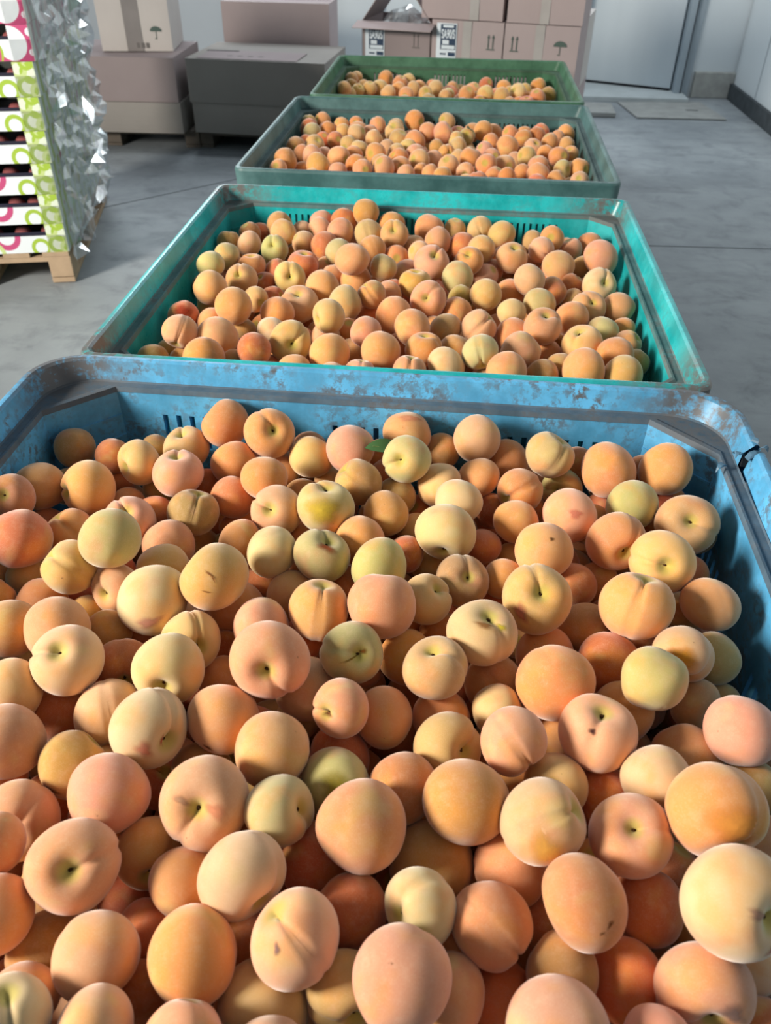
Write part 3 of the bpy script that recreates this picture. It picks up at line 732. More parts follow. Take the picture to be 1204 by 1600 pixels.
-0.367 1.636 0.693 0.0331 t w -|cream peach just above and left of the largest turquoise-bin cream peach|
-0.251 1.671 0.664 0.0363 t p -|pinkish peach just above the golden rim-side peach|
-0.035 2.325 0.695 0.0417 t o -|orange peach left of the fork-seamed peach|
-0.447 2.243 0.700 0.0382 t y -|yellow peach just above and right of the faint-seamed green peach|
0.109 2.132 0.713 0.0373 t y -|yellow peach just below the fork-seamed peach|
0.176 1.789 0.692 0.0340 t y -|yellow peach just below and right of the lemon-cream peach|
-0.597 1.497 0.686 0.0328 t k -|olive-brown peach just left of the glowing rim-side peach|
-0.182 1.615 0.662 0.0340 t y -|yellow peach just right of the golden rim-side peach|
-0.284 2.245 0.708 0.0373 t p -|pinkish peach just left of the short-cleft cream peach|
0.282 1.920 0.692 0.0350 t r -|reddish orange peach just below the vivid orange-pink peach|
-0.164 1.801 0.656 0.0343 t r -|reddish orange peach just below the side-cleft olive peach|
-0.268 2.087 0.708 0.0361 t g -|greenish peach right of the salmon-red peach|
0.111 1.511 0.662 0.0305 t w -|cream peach just below the shaded-cleft green peach|
0.271 2.154 0.710 0.0366 t p s:.5,.5|pinkish peach just above and left of the vivid orange-pink peach|
0.180 1.937 0.675 0.0368 t o -|orange peach just right of the lemon-cream peach|
-0.489 2.009 0.695 0.0361 t o n:.0,-.8|orange peach just above and right of the dot-stemmed peach|
-0.286 2.359 0.695 0.0407 t r -|reddish orange peach just below and left of the highest turquoise-wall peach|
-0.320 2.174 0.693 0.0381 t r -|reddish orange peach just above and right of the salmon-red peach|
-0.185 2.139 0.699 0.0376 t o -|orange peach just below the short-cleft cream peach|
-0.556 2.019 0.714 0.0347 t g -|greenish peach just below the vertical-seamed olive peach|
0.062 2.219 0.691 0.0365 t o -|orange peach just below and left of the fork-seamed peach|
0.268 1.553 0.681 0.0328 t k -|olive-brown peach half hidden just left of the rosy-topped orange peach|
"""
REST = """
-0.573 1.157 0.614 0.0305 r
-0.231 1.189 0.602 0.0305 r
-0.399 1.134 0.632 0.0323 r
0.097 1.096 0.593 0.0305 r
-0.014 1.099 0.624 0.0305 r
0.298 1.110 0.641 0.0305 r
0.324 0.816 0.637 0.0305 r
-0.463 0.683 0.599 0.0305 r
-0.406 0.777 0.613 0.0305 r
-0.528 0.849 0.608 0.0305 r
-0.277 0.763 0.614 0.0307 r
-0.172 0.783 0.625 0.0354 r
0.008 0.961 0.628 0.0305 y
-0.437 0.514 0.613 0.0335 r
-0.319 0.557 0.597 0.0345 r
0.294 0.480 0.616 0.0348 r
-0.313 0.413 0.592 0.0331 r
-0.545 1.538 0.664 0.0319 o
-0.429 1.515 0.672 0.0314 o
0.306 2.239 0.712 0.0350 o
-0.144 1.991 0.710 0.0366 g
-0.146 2.359 0.694 0.0386 o
0.429 1.664 0.687 0.0308 k
0.253 1.652 0.657 0.0327 o
-0.468 2.315 0.695 0.0393 k
0.418 2.280 0.682 0.0379 o
-0.527 2.159 0.696 0.0346 p
-0.085 2.048 0.671 0.0379 p
-0.074 2.233 0.675 0.0349 p
-0.562 1.833 0.656 0.0361 k
-0.349 2.301 0.694 0.0343 p
-0.056 2.145 0.692 0.0332 p
-0.591 1.573 0.663 0.0305 k
-0.123 1.874 0.688 0.0333 p
0.386 2.138 0.671 0.0334 k
-0.447 1.687 0.660 0.0332 k
-0.359 1.532 0.659 0.0305 r
0.363 2.240 0.681 0.0339 p
-0.441 1.818 0.688 0.0312 y
0.436 1.596 0.675 0.0305 k
-0.117 1.935 0.669 0.0340 r
-0.355 2.367 0.692 0.0342 p
-0.119 2.147 0.676 0.0350 o
0.056 1.889 0.681 0.0317 k
0.429 1.746 0.679 0.0305 o
-0.198 1.704 0.669 0.0305 o
0.341 1.992 0.678 0.0327 r
0.144 2.129 0.658 0.0327 p
0.039 2.358 0.686 0.0338 k
-0.444 1.940 0.673 0.0344 r
-0.600 1.936 0.665 0.0328 k
-0.150 2.020 0.652 0.0333 y
0.124 2.069 0.665 0.0338 p
-0.385 2.211 0.684 0.0334 y
0.336 1.933 0.666 0.0306 y
0.260 2.287 0.684 0.0319 k
-0.550 2.270 0.685 0.0314 k
-0.428 2.025 0.675 0.0321 r
-0.410 1.865 0.669 0.0306 r
-0.276 2.023 0.670 0.0306 p
-0.408 2.338 0.671 0.0320 p
0.264 2.194 0.662 0.0305 p
-0.250 2.278 0.665 0.0305 p
-0.289 1.869 0.651 0.0305 p
-0.565 2.025 0.655 0.0305 p
-0.565 2.080 0.670 0.0305 o
-0.307 2.098 0.660 0.0305 o
-0.554 3.465 0.712 0.0305 g
-0.505 3.511 0.713 0.0326 o
-0.463 3.348 0.716 0.0325 o
-0.517 3.304 0.713 0.0371 g
-0.422 3.452 0.709 0.0309 o
-0.403 3.355 0.709 0.0305 y
-0.365 3.469 0.712 0.0305 o
-0.345 3.304 0.715 0.0345 y
-0.298 3.360 0.706 0.0305 p
-0.276 3.454 0.713 0.0346 p
-0.274 3.251 0.711 0.0341 y
-0.200 3.351 0.715 0.0399 y
-0.205 3.472 0.708 0.0309 y
-0.133 3.522 0.720 0.0390 o
-0.074 3.389 0.710 0.0352 p
-0.117 3.217 0.715 0.0397 o
-0.138 3.127 0.710 0.0353 y
-0.550 3.105 0.712 0.0353 k
-0.484 3.130 0.713 0.0378 y
-0.468 3.245 0.703 0.0305 r
-0.418 3.216 0.711 0.0307 r
-0.360 3.163 0.710 0.0334 y
-0.316 3.112 0.709 0.0329 y
-0.248 3.026 0.715 0.0389 o
-0.217 3.142 0.706 0.0309 p
-0.177 3.071 0.710 0.0324 y
-0.514 3.029 0.706 0.0323 o
-0.470 2.980 0.714 0.0364 p
-0.431 3.031 0.704 0.0305 p
-0.375 2.970 0.715 0.0396 o
-0.543 2.848 0.734 0.0396 o
-0.432 2.849 0.718 0.0427 o
-0.308 2.894 0.710 0.0376 o
-0.274 2.804 0.723 0.0324 p
-0.206 2.830 0.722 0.0391 p
-0.152 2.886 0.712 0.0352 p
-0.090 2.961 0.715 0.0382 y
-0.076 2.865 0.704 0.0305 o
-0.557 2.783 0.722 0.0324 o
-0.494 2.873 0.696 0.0305 o
-0.361 2.832 0.708 0.0305 p
-0.129 2.811 0.711 0.0305 p
-0.001 3.523 0.718 0.0351 y
-0.013 3.350 0.716 0.0397 p
0.037 3.288 0.709 0.0318 y
0.079 3.335 0.710 0.0321 g
0.142 3.411 0.715 0.0365 o
-0.031 3.162 0.709 0.0309 o
0.003 3.086 0.711 0.0325 o
0.045 3.202 0.708 0.0311 y
0.088 2.990 0.719 0.0406 o
0.167 3.236 0.714 0.0337 o
0.143 3.147 0.709 0.0329 p
0.224 3.175 0.715 0.0414 o
0.246 3.389 0.712 0.0305 o
0.304 3.401 0.710 0.0305 o
0.291 3.312 0.713 0.0318 o
0.347 3.352 0.714 0.0346 r
0.322 3.192 0.711 0.0356 p
0.286 3.023 0.724 0.0341 y
0.387 3.252 0.716 0.0349 o
0.426 3.352 0.709 0.0305 p
0.450 3.247 0.710 0.0312 o
0.455 3.135 0.707 0.0307 o
0.362 3.115 0.710 0.0314 o
0.402 3.058 0.715 0.0365 o
0.166 3.051 0.710 0.0321 p
0.140 2.881 0.731 0.0373 o
0.204 2.931 0.715 0.0376 p
0.248 3.065 0.697 0.0321 p
0.322 2.949 0.714 0.0355 p
0.309 2.831 0.717 0.0376 o
0.400 2.903 0.716 0.0309 g
0.460 2.922 0.713 0.0351 o
0.446 2.785 0.714 0.0305 p
0.071 2.862 0.711 0.0307 p
0.012 2.920 0.712 0.0376 p
0.045 3.041 0.700 0.0320 y
-0.040 3.007 0.704 0.0340 p
-0.047 2.818 0.713 0.0305 o
0.165 2.821 0.708 0.0343 o
0.263 2.877 0.707 0.0307 o
0.110 2.909 0.685 0.0305 p
-0.006 2.780 0.717 0.0305 o
0.205 2.777 0.718 0.0305 r
0.370 2.793 0.711 0.0318 o
-0.261 2.853 0.693 0.0305 o
-0.549 2.886 0.683 0.0305 p
-0.486 4.431 0.700 0.0337 y
-0.466 4.489 0.696 0.0309 y
-0.488 4.144 0.708 0.0349 y
-0.432 4.232 0.689 0.0308 y
-0.380 4.264 0.689 0.0339 y
-0.337 4.321 0.682 0.0434 y
-0.321 4.500 0.692 0.0388 o
-0.241 4.248 0.690 0.0383 o
-0.173 4.284 0.690 0.0355 y
-0.143 4.342 0.686 0.0328 o
-0.199 4.153 0.690 0.0345 o
-0.065 4.300 0.690 0.0402 y
-0.110 4.184 0.689 0.0332 y
-0.016 4.146 0.688 0.0305 y
0.084 4.176 0.693 0.0391 o
0.173 4.170 0.697 0.0391 y
0.247 4.157 0.692 0.0389 y
0.293 4.267 0.685 0.0336 y
0.325 4.211 0.705 0.0364 y
0.410 4.161 0.690 0.0388 o
-0.420 4.349 0.686 0.0305 y
-0.465 4.188 0.676 0.0305 y
-0.286 4.181 0.688 0.0363 y
-0.479 4.337 0.687 0.0313 k
-0.002 4.202 0.685 0.0306 g
0.134 4.216 0.674 0.0305 k
0.367 4.243 0.673 0.0305 o
"""
PCOL = {'o': (216, 148, 88), 'p': (216, 156, 116), 'y': (208, 168, 108), 'g': (188, 174, 112), 'r': (200, 112, 66),
        'w': (212, 178, 134), 'k': (182, 142, 84)}  # olive on fruit by the left walls is their shade put into the colour

def peach_material(name, stuff):
    t = NT(name)
    if stuff:
        a = t.n('ShaderNodeAttribute', attribute_name='pcol'); base = a.outputs['Color']
        a2 = t.n('ShaderNodeAttribute', attribute_name='plocal'); vec = a2.outputs['Vector']
        a3 = t.n('ShaderNodeAttribute', attribute_name='prnd'); rnd = a3.outputs['Fac']
    else:
        oi = t.n('ShaderNodeObjectInfo'); base = oi.outputs['Color']; rnd = oi.outputs['Random']
        vec = t.obj()
    off = t.n('ShaderNodeVectorMath', operation='ADD'); t.l(vec, off.inputs[0])
    cmb = t.n('ShaderNodeCombineXYZ')
    t.l(t.math('MULTIPLY', rnd, 37.0), cmb.inputs[0]); t.l(t.math('MULTIPLY', rnd, 91.0), cmb.inputs[1]); t.l(t.math('MULTIPLY', rnd, 53.0), cmb.inputs[2])
    t.l(cmb.outputs[0], off.inputs[1]); v = off.outputs[0]
    n1 = t.noise(v, 1.0, 2, 0.5); n2 = t.noise(v, 0.8, 2, 0.5, 0.3)
    n3 = t.noise(v, 34.0, 3, 0.7); n4 = t.noise(v, 3.6, 4, 0.6); n5 = t.noise(v, 6.5, 2, 0.5)
    gold = t.mix(0.65, base, srgb(226, 150, 50))
    col = t.mix(t.math('MULTIPLY', t.ramp(n1, 0.46, 0.70), 0.6), base, gold)
    w2 = t.n('ShaderNodeVectorMath', operation='ADD'); t.l(v, w2.inputs[0]); w2.inputs[1].default_value = (7.3, 2.1, 5.5)
    n6 = t.noise(w2.outputs[0], 0.9, 2, 0.5)
    col = t.mix(t.math('MULTIPLY', t.ramp(n6, 0.50, 0.78), 0.42), col, srgb(210, 124, 86))
    col = t.mix(t.math('MULTIPLY', t.ramp(n2, 0.56, 0.75), 0.35), col, srgb(206, 190, 110))
    col = t.mix(t.math('MULTIPLY', t.ramp(n4, 0.45, 0.75), 0.16), col, srgb(230, 196, 164))
    col = t.mix(t.math('MULTIPLY', t.ramp(n3, 0.45, 0.75), 0.16), col, srgb(242, 220, 190))
    col = t.mix(t.math('MULTIPLY', t.ramp(n5, 0.765, 0.80), 0.6), col, srgb(120, 74, 40))
    s = t.sep(vec)
    # green-gold flesh colour inside the stem hollow
    nrm = t.n('ShaderNodeVectorMath', operation='NORMALIZE'); t.l(vec, nrm.inputs[0])
    sz = t.sep(nrm.outputs[0])[2]
    col = t.mix(t.ramp(sz, 0.90, 0.985, 0, 0.75), col, srgb(176, 164, 72))
    t.set(Base_Color=col, Roughness=0.78)
    t.b.inputs['Specular IOR Level'].default_value = 0.22
    t.b.inputs['Sheen Weight'].default_value = 0.6
    t.b.inputs['Sheen Roughness'].default_value = 0.45
    t.b.inputs['Sheen Tint'].default_value = (1.0, 0.95, 0.92, 1)
    if not stuff: t.bump(n3, 0.10, 0.02)
    return t.m

M_PEACH = peach_material('peach_skin', False)
M_PILE = peach_material('peach_skin_pile', True)
M_STEM = plain('dry_stem_scar', srgb(70, 46, 24), 0.9, 0.1, 0.3, 4)

class Shape:
    def __init__(self, seed, cav=0.16, cavw=0.34, sut=0.035, sutw=0.10, obl=0.95, bulge=0.0, tip=0.0, lump=0.02, wide=1.0):
        r = random.Random(seed)
        self.a = (cav, cavw, sut, sutw, obl, bulge, tip, lump, wide)
        self.bd = Vector((r.uniform(-1, 1), r.uniform(-1, 1), r.uniform(-0.6, 0.2))).normalized()
        self.w = [(Vector((r.gauss(0, 1), r.gauss(0, 1), r.gauss(0, 1))) * 1.7, r.uniform(0, 6.28)) for _ in range(5)]
    def rad(self, n):
        cav, cavw, sut, sutw, obl, bulge, tip, lump, wide = self.a
        th = math.acos(max(-1, min(1, n.z)))
        r = 1.0
        r -= cav * math.exp(-(th / cavw) ** 2)
        if n.x > 0 or th < 0.4:
            g = math.exp(-(n.y / sutw) ** 2)
            fr = max(0.0, min(1.0, (n.x + 0.25) / 0.45))
            r -= sut * g * fr * (0.2 + 0.8 * (0.5 + 0.5 * n.z) ** 1.3)
            sh = math.exp(-((abs(n.y) - 3.2 * sutw) / (2.0 * sutw)) ** 2)
            r += 0.12 * sut * sh * fr
        r += tip * math.exp(-((math.pi - th) / 0.35) ** 2)
        r += bulge * max(0.0, n.dot(self.bd)) ** 3
        for k, ph in self.w: r += lump * 0.5 * math.sin(n.dot(k) + ph)
        return r
    def pos(self, n):
        r = self.rad(n)
        return Vector((n.x * r * self.a[8], n.y * r, n.z * r * self.a[4]))
    def mesh(self, name, nu, nv):
        vs = [tuple(self.pos(Vector((0, 0, 1))))]; fs = []
        for j in range(1, nv):
            th = math.pi * (j / nv) ** 1.0
            for i in range(nu):
                ph = 2 * math.pi * i / nu
                vs.append(tuple(self.pos(Vector((math.sin(th) * math.cos(ph), math.sin(th) * math.sin(ph), math.cos(th))))))
        vs.append(tuple(self.pos(Vector((0, 0, -1)))))
        last = len(vs) - 1
        for i in range(nu):
            k = (i + 1) % nu
            fs.append((0, 1 + i, 1 + k))
            for j in range(nv - 2):
                a = 1 + j * nu
                fs.append((a + i, a + nu + i, a + nu + k, a + k))
            fs.append((1 + (nv - 2) * nu + i, last, 1 + (nv - 2) * nu + k))
        self.vs, self.fs = vs, fs
        me = bpy.data.meshes.new(name)
        me.from_pydata(vs, [], fs); me.update()
        for p in me.polygons: p.use_smooth = True
        return me

SHAPES = {
    '-': [Shape(1, 0.14, 0.3, 0.02, 0.12, 0.96, 0.03, 0, 0.035), Shape(2, 0.16, 0.32, 0.03, 0.10, 1.0, 0.05, 0.05, 0.035), Shape(3, 0.15, 0.3, 0.02, 0.1, 0.92, 0.0, 0.0, 0.045),
          Shape(4, 0.16, 0.34, 0.05, 0.09, 0.98, 0.07, 0, 0.035), Shape(5, 0.14, 0.3, 0.02, 0.1, 1.04, 0.0, 0.07, 0.03, 0.95), Shape(6, 0.15, 0.3, 0.03, 0.1, 0.97, 0.06, 0.04, 0.05, 1.03),
          Shape(7, 0.15, 0.32, 0.04, 0.07, 0.94, 0.04, 0.02, 0.04)],
    'b': [Shape(11, 0.18, 0.36, 0.04, 0.10, 0.97, 0.14, 0, 0.035), Shape(12, 0.16, 0.34, 0.05, 0.09, 1.03, 0.17, 0.06, 0.04), Shape(13, 0.2, 0.4, 0.04, 0.1, 0.92, 0.12, 0, 0.05)],
    'c': [Shape(21, 0.36, 0.36, 0.10, 0.085, 0.90, 0.03, 0, 0.03), Shape(22, 0.30, 0.30, 0.12, 0.07, 0.94, 0.04, 0, 0.03), Shape(23, 0.42, 0.42, 0.09, 0.10, 0.90, 0.06, 0, 0.035)],
    'n': [Shape(31, 0.38, 0.46, 0.12, 0.12, 0.95, 0.06, 0, 0.03), Shape(32, 0.34, 0.5, 0.10, 0.14, 1.0, 0.1, 0, 0.035)],
    's': [Shape(41, 0.26, 0.36, 0.16, 0.085, 0.95, 0.03, 0, 0.035), Shape(42, 0.24, 0.34, 0.10, 0.06, 0.97, 0.06, 0, 0.04), Shape(43, 0.26, 0.34, 0.075, 0.05, 1.0, 0.04, 0.03, 0.04)],
}
for k, sh in SHAPES.items():
    for s in sh:
        s.me = s.mesh('peach', 44, 30); s.me.materials.append(M_PEACH)
        st = MB()
        tipz = s.pos(Vector((0, 0, 1))).z
        n = 9
        rs = random.Random(5)
        ring = [[(rr * (1 + rs.uniform(-.2, .2)) * math.cos(6.283 * i / n), rr * (1 + rs.uniform(-.2, .2)) * math.sin(6.283 * i / n), tipz + zz) for i in range(n)]
                for rr, zz in ((0.085, 0.004), (0.055, 0.026), (0.03, 0.055), (0.012, 0.06))]
        st.loops(ring); st.f.append(tuple(range(3 * n, 4 * n)))
        s.scar = bpy.data.meshes.new('stem_scar'); s.scar.from_pydata(st.v, [], st.f); s.scar.materials.append(M_STEM)

def blemish_material():
    t = NT('skin_blemish')
    oi = t.n('ShaderNodeObjectInfo')
    at = t.n('ShaderNodeAttribute', attribute_name='fade')
    n = t.noise(t.obj(), 9.0, 4, 0.7)
    f = t.ramp(t.math('ADD', at.outputs['Fac'], t.math('MULTIPLY', t.math('MULTIPLY', t.math('SUBTRACT', n, 0.5), 0.7), at.outputs['Fac'])), 0.0, 0.95, 0, 0.85)
    t.set(Base_Color=oi.outputs['Color'], Roughness=0.9, Alpha=f)
    t.b.inputs['Specular IOR Level'].default_value = 0.1
    return t.m
M_BLEM = blemish_material()

# marks on single fruits: (towards screen right, down, length, width, angle, colour)
MARKS = {
    'scratched yellow peach': [(0.12, -0.15, .26, .05, 35, (140, 88, 48)), (0.22, -0.02, .20, .04, 60, (140, 88, 48)), (0.02, 0.34, .20, .04, 15, (144, 92, 50))],
    'brown-scabbed orange peach': [(0.12, -0.42, .13, .11, 0, (92, 58, 30))],
    'purple-bruised peach': [(-0.35, -0.28, .17, .14, 40, (78, 44, 48))],
    'torn-scar pink peach': [(-0.58, 0.05, .42, .22, 15, (104, 56, 34))],
    'tan-scarred pale peach': [(-0.05, -0.42, .5, .22, 10, (160, 110, 62)), (0.52, -0.32, .26, .16, 60, (182, 164, 50))],
    'grey-bruised peach': [(0.25, 0.05, .55, .34, 40, (128, 104, 96))],
    'dark-tipped orange peach': [(-0.05, -0.72, .2, .15, 0, (74, 54, 50))],
    'nicked orange-red peach': [(-0.28, 0.62, .24, .10, 30, (104, 56, 36))],
    'red-spotted cream peach': [(0.15, 0.3, .40, .3, 60, (206, 132, 106)), (0.62, 0.2, .30, .12, 80, (186, 88, 76))],
    'pink-spotted peach': [(0.02, -0.05, .34, .26, 10, (214, 132, 106))],
    'rust-blushed peach': [(0.25, -0.45, .62, .42, 40, (170, 84, 42))],
    'knobbly tan peach': [(0.42, 0.12, .2, .09, -40, (128, 76, 40)), (0.2, 0.3, .12, .06, -20, (128, 80, 44))],
    'mauve-blushed peach': [(0.15, 0.55, .6, .3, -15, (200, 142, 122))],
    'grey-marked peach': [(-0.3, -0.6, .28, .16, -10, (112, 98, 90))],
    'split-edged red-orange peach': [(0.72, -0.42, .42, .1, 60, (92, 40, 24))],
    'scar-lined green peach': [(0.1, 0.02, .7, .06, -20, (150, 116, 46)), (0.5, -0.2, .2, .14, 0, (150, 98, 44))],
    'ragged-grooved peach': [(-0.28, -0.25, .2, .1, 80, (146, 112, 108))],
    'green-hollow yellow peach': [(-0.6, 0.3, .5, .34, 70, (196, 118, 92))],
    'long-seamed open-pit peach': [(0.45, -0.05, .4, .25, 30, (208, 138, 102)), (-0.4, -0.3, .34, .14, 30, (186, 146, 114))],
    'largest open-pit cream peach': [(0.5, 0.45, .4, .2, -30, (204, 134, 116)), (0.1, -0.2, .4, .16, 20, (180, 140, 118))],
    'golden-patched whitish peach': [(-0.15, 0.25, .75, .6, 60, (216, 160, 74))],
    'very large golden peach': [(0.0, -0.05, .9, .8, 0, (224, 152, 70))],
    'notched amber peach': [(-0.3, -0.1, .8, .5, 30, (222, 152, 52))],
    'speckled cream peach': [(0.4, 0.15, .06, .05, 0, (96, 70, 40))],
    'stalk-marked ochre peach': [(-0.1, -0.1, .08, .04, 80, (96, 62, 30))],
    'lime-yellow peach': [(0.0, 0.2, 1.1, .8, 0, (206, 176, 62))],
    'dull olive creased peach': [(-0.3, 0.5, .5, .14, 20, (120, 86, 54))],
    'pink-crowned peach': [(0.1, -0.62, .8, .3, 0, (224, 150, 112))],
    'dark red peach': [(0.1, 0.0, 1.1, .9, 0, (180, 72, 48))],
    'olive-topped peach': [(0.1, -0.2, .9, .7, 10, (162, 146, 54))],
}
rp = random.Random(2024)
def screen_dir(fx, fy, back=False):
    f2 = min(0.999, fx * fx + fy * fy)
    w = math.sqrt(1 - f2)
    return (RIGHT * fx - UP * fy + FWD * (w if back else -w)).normalized()

used = {}
for line in PEACHES.strip().splitlines():
    data, label, short = line.split('|')
    f = data.split()
    x, y, z, r = (float(q) for q in f[:4])
    where, ccode, kind = f[4], f[5], f[6]
    k = kind[0]
    sh = SHAPES[k][used.get(k, 0) % len(SHAPES[k])]; used[k] = used.get(k, 0) + 1
    par = [float(q) for q in kind[2:].split(',')] if len(kind) > 1 else []
    toward = -(Vector((x, y, z)) - CAM).normalized()
    if k in '-b':
        a = rp.uniform(0, 6.283); rr = rp.uniform(0.55, 0.98)
        zax = screen_dir(rr * math.cos(a), rr * math.sin(a), True)
        b = rp.uniform(0, 6.283); xax = RIGHT * math.cos(b) + UP * math.sin(b)
    elif k == 's':
        l = math.hypot(*par); zax = screen_dir(par[0] / l * 0.93, par[1] / l * 0.93)
        xax = toward
    elif k == 'n':
        zax = screen_dir(par[0], par[1]); b = rp.uniform(0, 6.283)
        xax = RIGHT * math.cos(b) + UP * math.sin(b)
    else:
        zax = screen_dir(par[0], par[1]); b = math.radians(par[2])
        xax = RIGHT * math.cos(b) + UP * math.sin(b)
    yax = zax.cross(xax).normalized(); xax = yax.cross(zax).normalized()
    o = bpy.data.objects.new('peach', sh.me)
    COLL.objects.link(o)
    R3 = Matrix((xax, yax, zax)).transposed()
    o.matrix_world = Matrix.Translation((x, y, z)) @ R3.to_4x4() @ Matrix.Scale(r, 4)
    c = PCOL[ccode]
    j = [rp.gauss(0, 7) for _ in range(3)]; jj = rp.gauss(0, 6)
    o.color = srgb(*(max(20, min(250, c[i] + j[i] * 0.7 + jj)) for i in range(3)))
    tag(o, label, 'peach', 'peaches in the sky-blue bin' if where == 'b' else 'peaches in the turquoise bin')
    if k in 'cn':
        s = bpy.data.objects.new('stem_scar', sh.scar); COLL.objects.link(s); s.parent = o
    for (mx, my, ml, mw, ma, mc) in MARKS.get(short, ()):
        Ri = R3.transposed()
        cdir = screen_dir(mx, my)
        ca, sa = math.cos(math.radians(ma)), math.sin(math.radians(ma))
        t1 = (RIGHT * ca - UP * sa); t1 = (t1 - cdir * t1.dot(cdir)).normalized(); t2 = cdir.cross(t1)
        vs, fs, fade = [], [], []
        nr, na = 5, 18
        ml *= 1.8; mw *= 1.8
        for q in range(nr + 1):
            for i in range(na):
                an = 6.2832 * i / na; rad = q / nr
                wv = 1 + 0.18 * math.sin(3 * an + mx * 9) + 0.1 * math.sin(5 * an)
                d = (cdir + t1 * (rad * wv * ml * 0.5 * math.cos(an)) + t2 * (rad * wv * mw * 0.5 * math.sin(an))).normalized()
                ld = Ri @ d
                vs.append(tuple(sh.pos(ld) * 1.012)); fade.append(1 - rad)
                if q < nr:
                    i2 = (i + 1) % na
                    fs.append((q * na + i, (q + 1) * na + i, (q + 1) * na + i2, q * na + i2))
        me = bpy.data.meshes.new('blemish'); me.from_pydata(vs, [], fs)
        at = me.attributes.new('fade', 'FLOAT', 'POINT'); at.data.foreach_set('value', fade)
        for p in me.polygons: p.use_smooth = True
        bo = mesh_obj('blemish', me, M_BLEM, o); bo.color = srgb(*mc)

# the many smaller and deeper fruits: one heap of real geometry
CAV = [(B_BLUE, 0.695, 0.10), (B_TEAL, 0.70, 0.06), (B_DARK, 0.712, 0.06), (B_GREEN, 0.688, 0.06)]
rg = np.random.default_rng(5)
placed = [tuple(float(q) for q in l.split('|')[0].split()[:4]) for l in PEACHES.strip().splitlines()]
rest = []
for l in REST.strip().splitlines():
    f = l.split(); rest.append((*(float(q) for q in f[:4]), f[4], 0))
placed = np.array(placed + [q[:4] for q in rest])
def inside(q, rr, b, ch):
    x0, x1, y0, y1 = b[0] + INS, b[1] - INS, b[2] + INS, b[3] - INS
    mx, my = (x0 + x1) / 2, (y0 + y1) / 2
    ca, sa = math.cos(math.radians(b[4])), math.sin(math.radians(b[4]))
    dx, dy = q[0] - mx, q[1] - my
    q = (mx + ca * dx + sa * dy, my - sa * dx + ca * dy)
    if not (x0 + rr < q[0] < x1 - rr and y0 + rr < q[1] < y1 - rr): return False
    for sx, sy, cx_, cy_ in ((1, 1, x1, y1), (-1, 1, x0, y1), (1, -1, x1, y0), (-1, -1, x0, y0)):
        if -(sx * q[0] + sy * q[1] - (sx * cx_ + sy * cy_ - ch)) / math.sqrt(2) < rr: return False
    return True
CODES = 'ooorrrpyk'
for bi, (b, zt, ch) in enumerate(CAV):
    loc = placed[(placed[:, 1] > b[2]) & (placed[:, 1] < b[3])]
    P, RR = loc[:, :3].copy(), loc[:, 3].copy()
    for _ in range(2600):                                   # gaps in the top layer
        rr = rg.uniform(0.035, 0.041)
        q = np.array([rg.uniform(b[0], b[1]), rg.uniform(b[2], b[3]), zt - rg.uniform(0.03 if bi < 2 else 0.0, 0.08)])
        if not inside(q, rr, b, ch): continue
        if (np.linalg.norm(P - q, axis=1) < (RR + rr) * 0.93).any(): continue
        rest.append((*q, rr, CODES[int(rg.integers(len(CODES)))], 0))
        P = np.vstack([P, q]); RR = np.append(RR, rr)
    r = 0.041; z = zt - 0.085; k = 0
    while z > 0.185:
        yv = b[2] + INS + r + (k % 2) * r * 0.7; row = 0
        while yv < b[3] - INS - r * 0.9:
            xv = b[0] + INS + r + ((row + k) % 2) * r
            while xv < b[1] - INS - r * 0.9:
                q = np.array([xv, yv, z]) + rg.normal(0, 0.006, 3); rr = r * rg.uniform(0.93, 1.05)
                if inside(q, rr * 0.97, b, ch) and not (z > zt - 0.26 and (np.linalg.norm(P - q, axis=1) < (RR + rr) * 0.88).any()):
                    rest.append((*q, rr, CODES[int(rg.integers(len(CODES)))], 1 if k < 2 else 2))
                xv += 2 * r * 1.02
            yv += 2 * r * 0.9; row += 1
        z -= 2 * r * 0.84; k += 1
def proto(kind, nu, nv):
    out = []
    for s in SHAPES[kind]:
        m = s.mesh('tmp', nu, nv); out.append((np.array(s.vs), s.fs)); bpy.data.meshes.remove(m)
    return out
PROT = {0: proto('-', 22, 15) + proto('b', 22, 15) + proto('c', 22, 15) + proto('s', 22, 15), 1: proto('-', 14, 9), 2: proto('-', 9, 6)}
AV, AF, AC, AL, AR = [], [], [], [], []
off = 0
for i, (x, y, z, r, code, lod) in enumerate(rest):
    ps = PROT[lod]; V, F = ps[int(rg.integers(len(ps)))]
    A = rg.normal(size=(3, 3)); Q, _ = np.linalg.qr(A)
    W = V @ Q.T * r + np.array([x, y, z])
    AV.append(W); AL.append(V)
    AF += [tuple(a + off for a in q) for q in F]
    off += len(V)
    c = PCOL[code]; jj = rg.normal(0, 7)
    cc = srgb(*(max(20, min(250, c[n] + jj + rg.normal(0, 5))) for n in range(3)))
    AC.append(np.tile(np.array(cc), (len(V), 1))); AR.append(np.full(len(V), rg.uniform()))
AV = np.concatenate(AV); AL = np.concatenate(AL); AC = np.concatenate(AC); AR = np.concatenate(AR)
me = bpy.data.meshes.new('peach_heap')
me.from_pydata(AV.tolist(), [], AF)
for nm, ty, key, arr in (('pcol', 'FLOAT_COLOR', 'color', AC), ('plocal', 'FLOAT_VECTOR', 'vector', AL), ('prnd', 'FLOAT', 'value', AR)):
    a = me.attributes.new(nm, ty, 'POINT'); a.data.foreach_set(key, arr.astype(np.float32).ravel())
me.polygons.foreach_set('use_smooth', np.ones(len(me.polygons), dtype=bool))
me.update()
heap = mesh_obj('peach_heap', me, M_PILE)
tag(heap, 'smaller and deeper peaches heaped in the four plastic bins', 'peaches', kind='stuff')

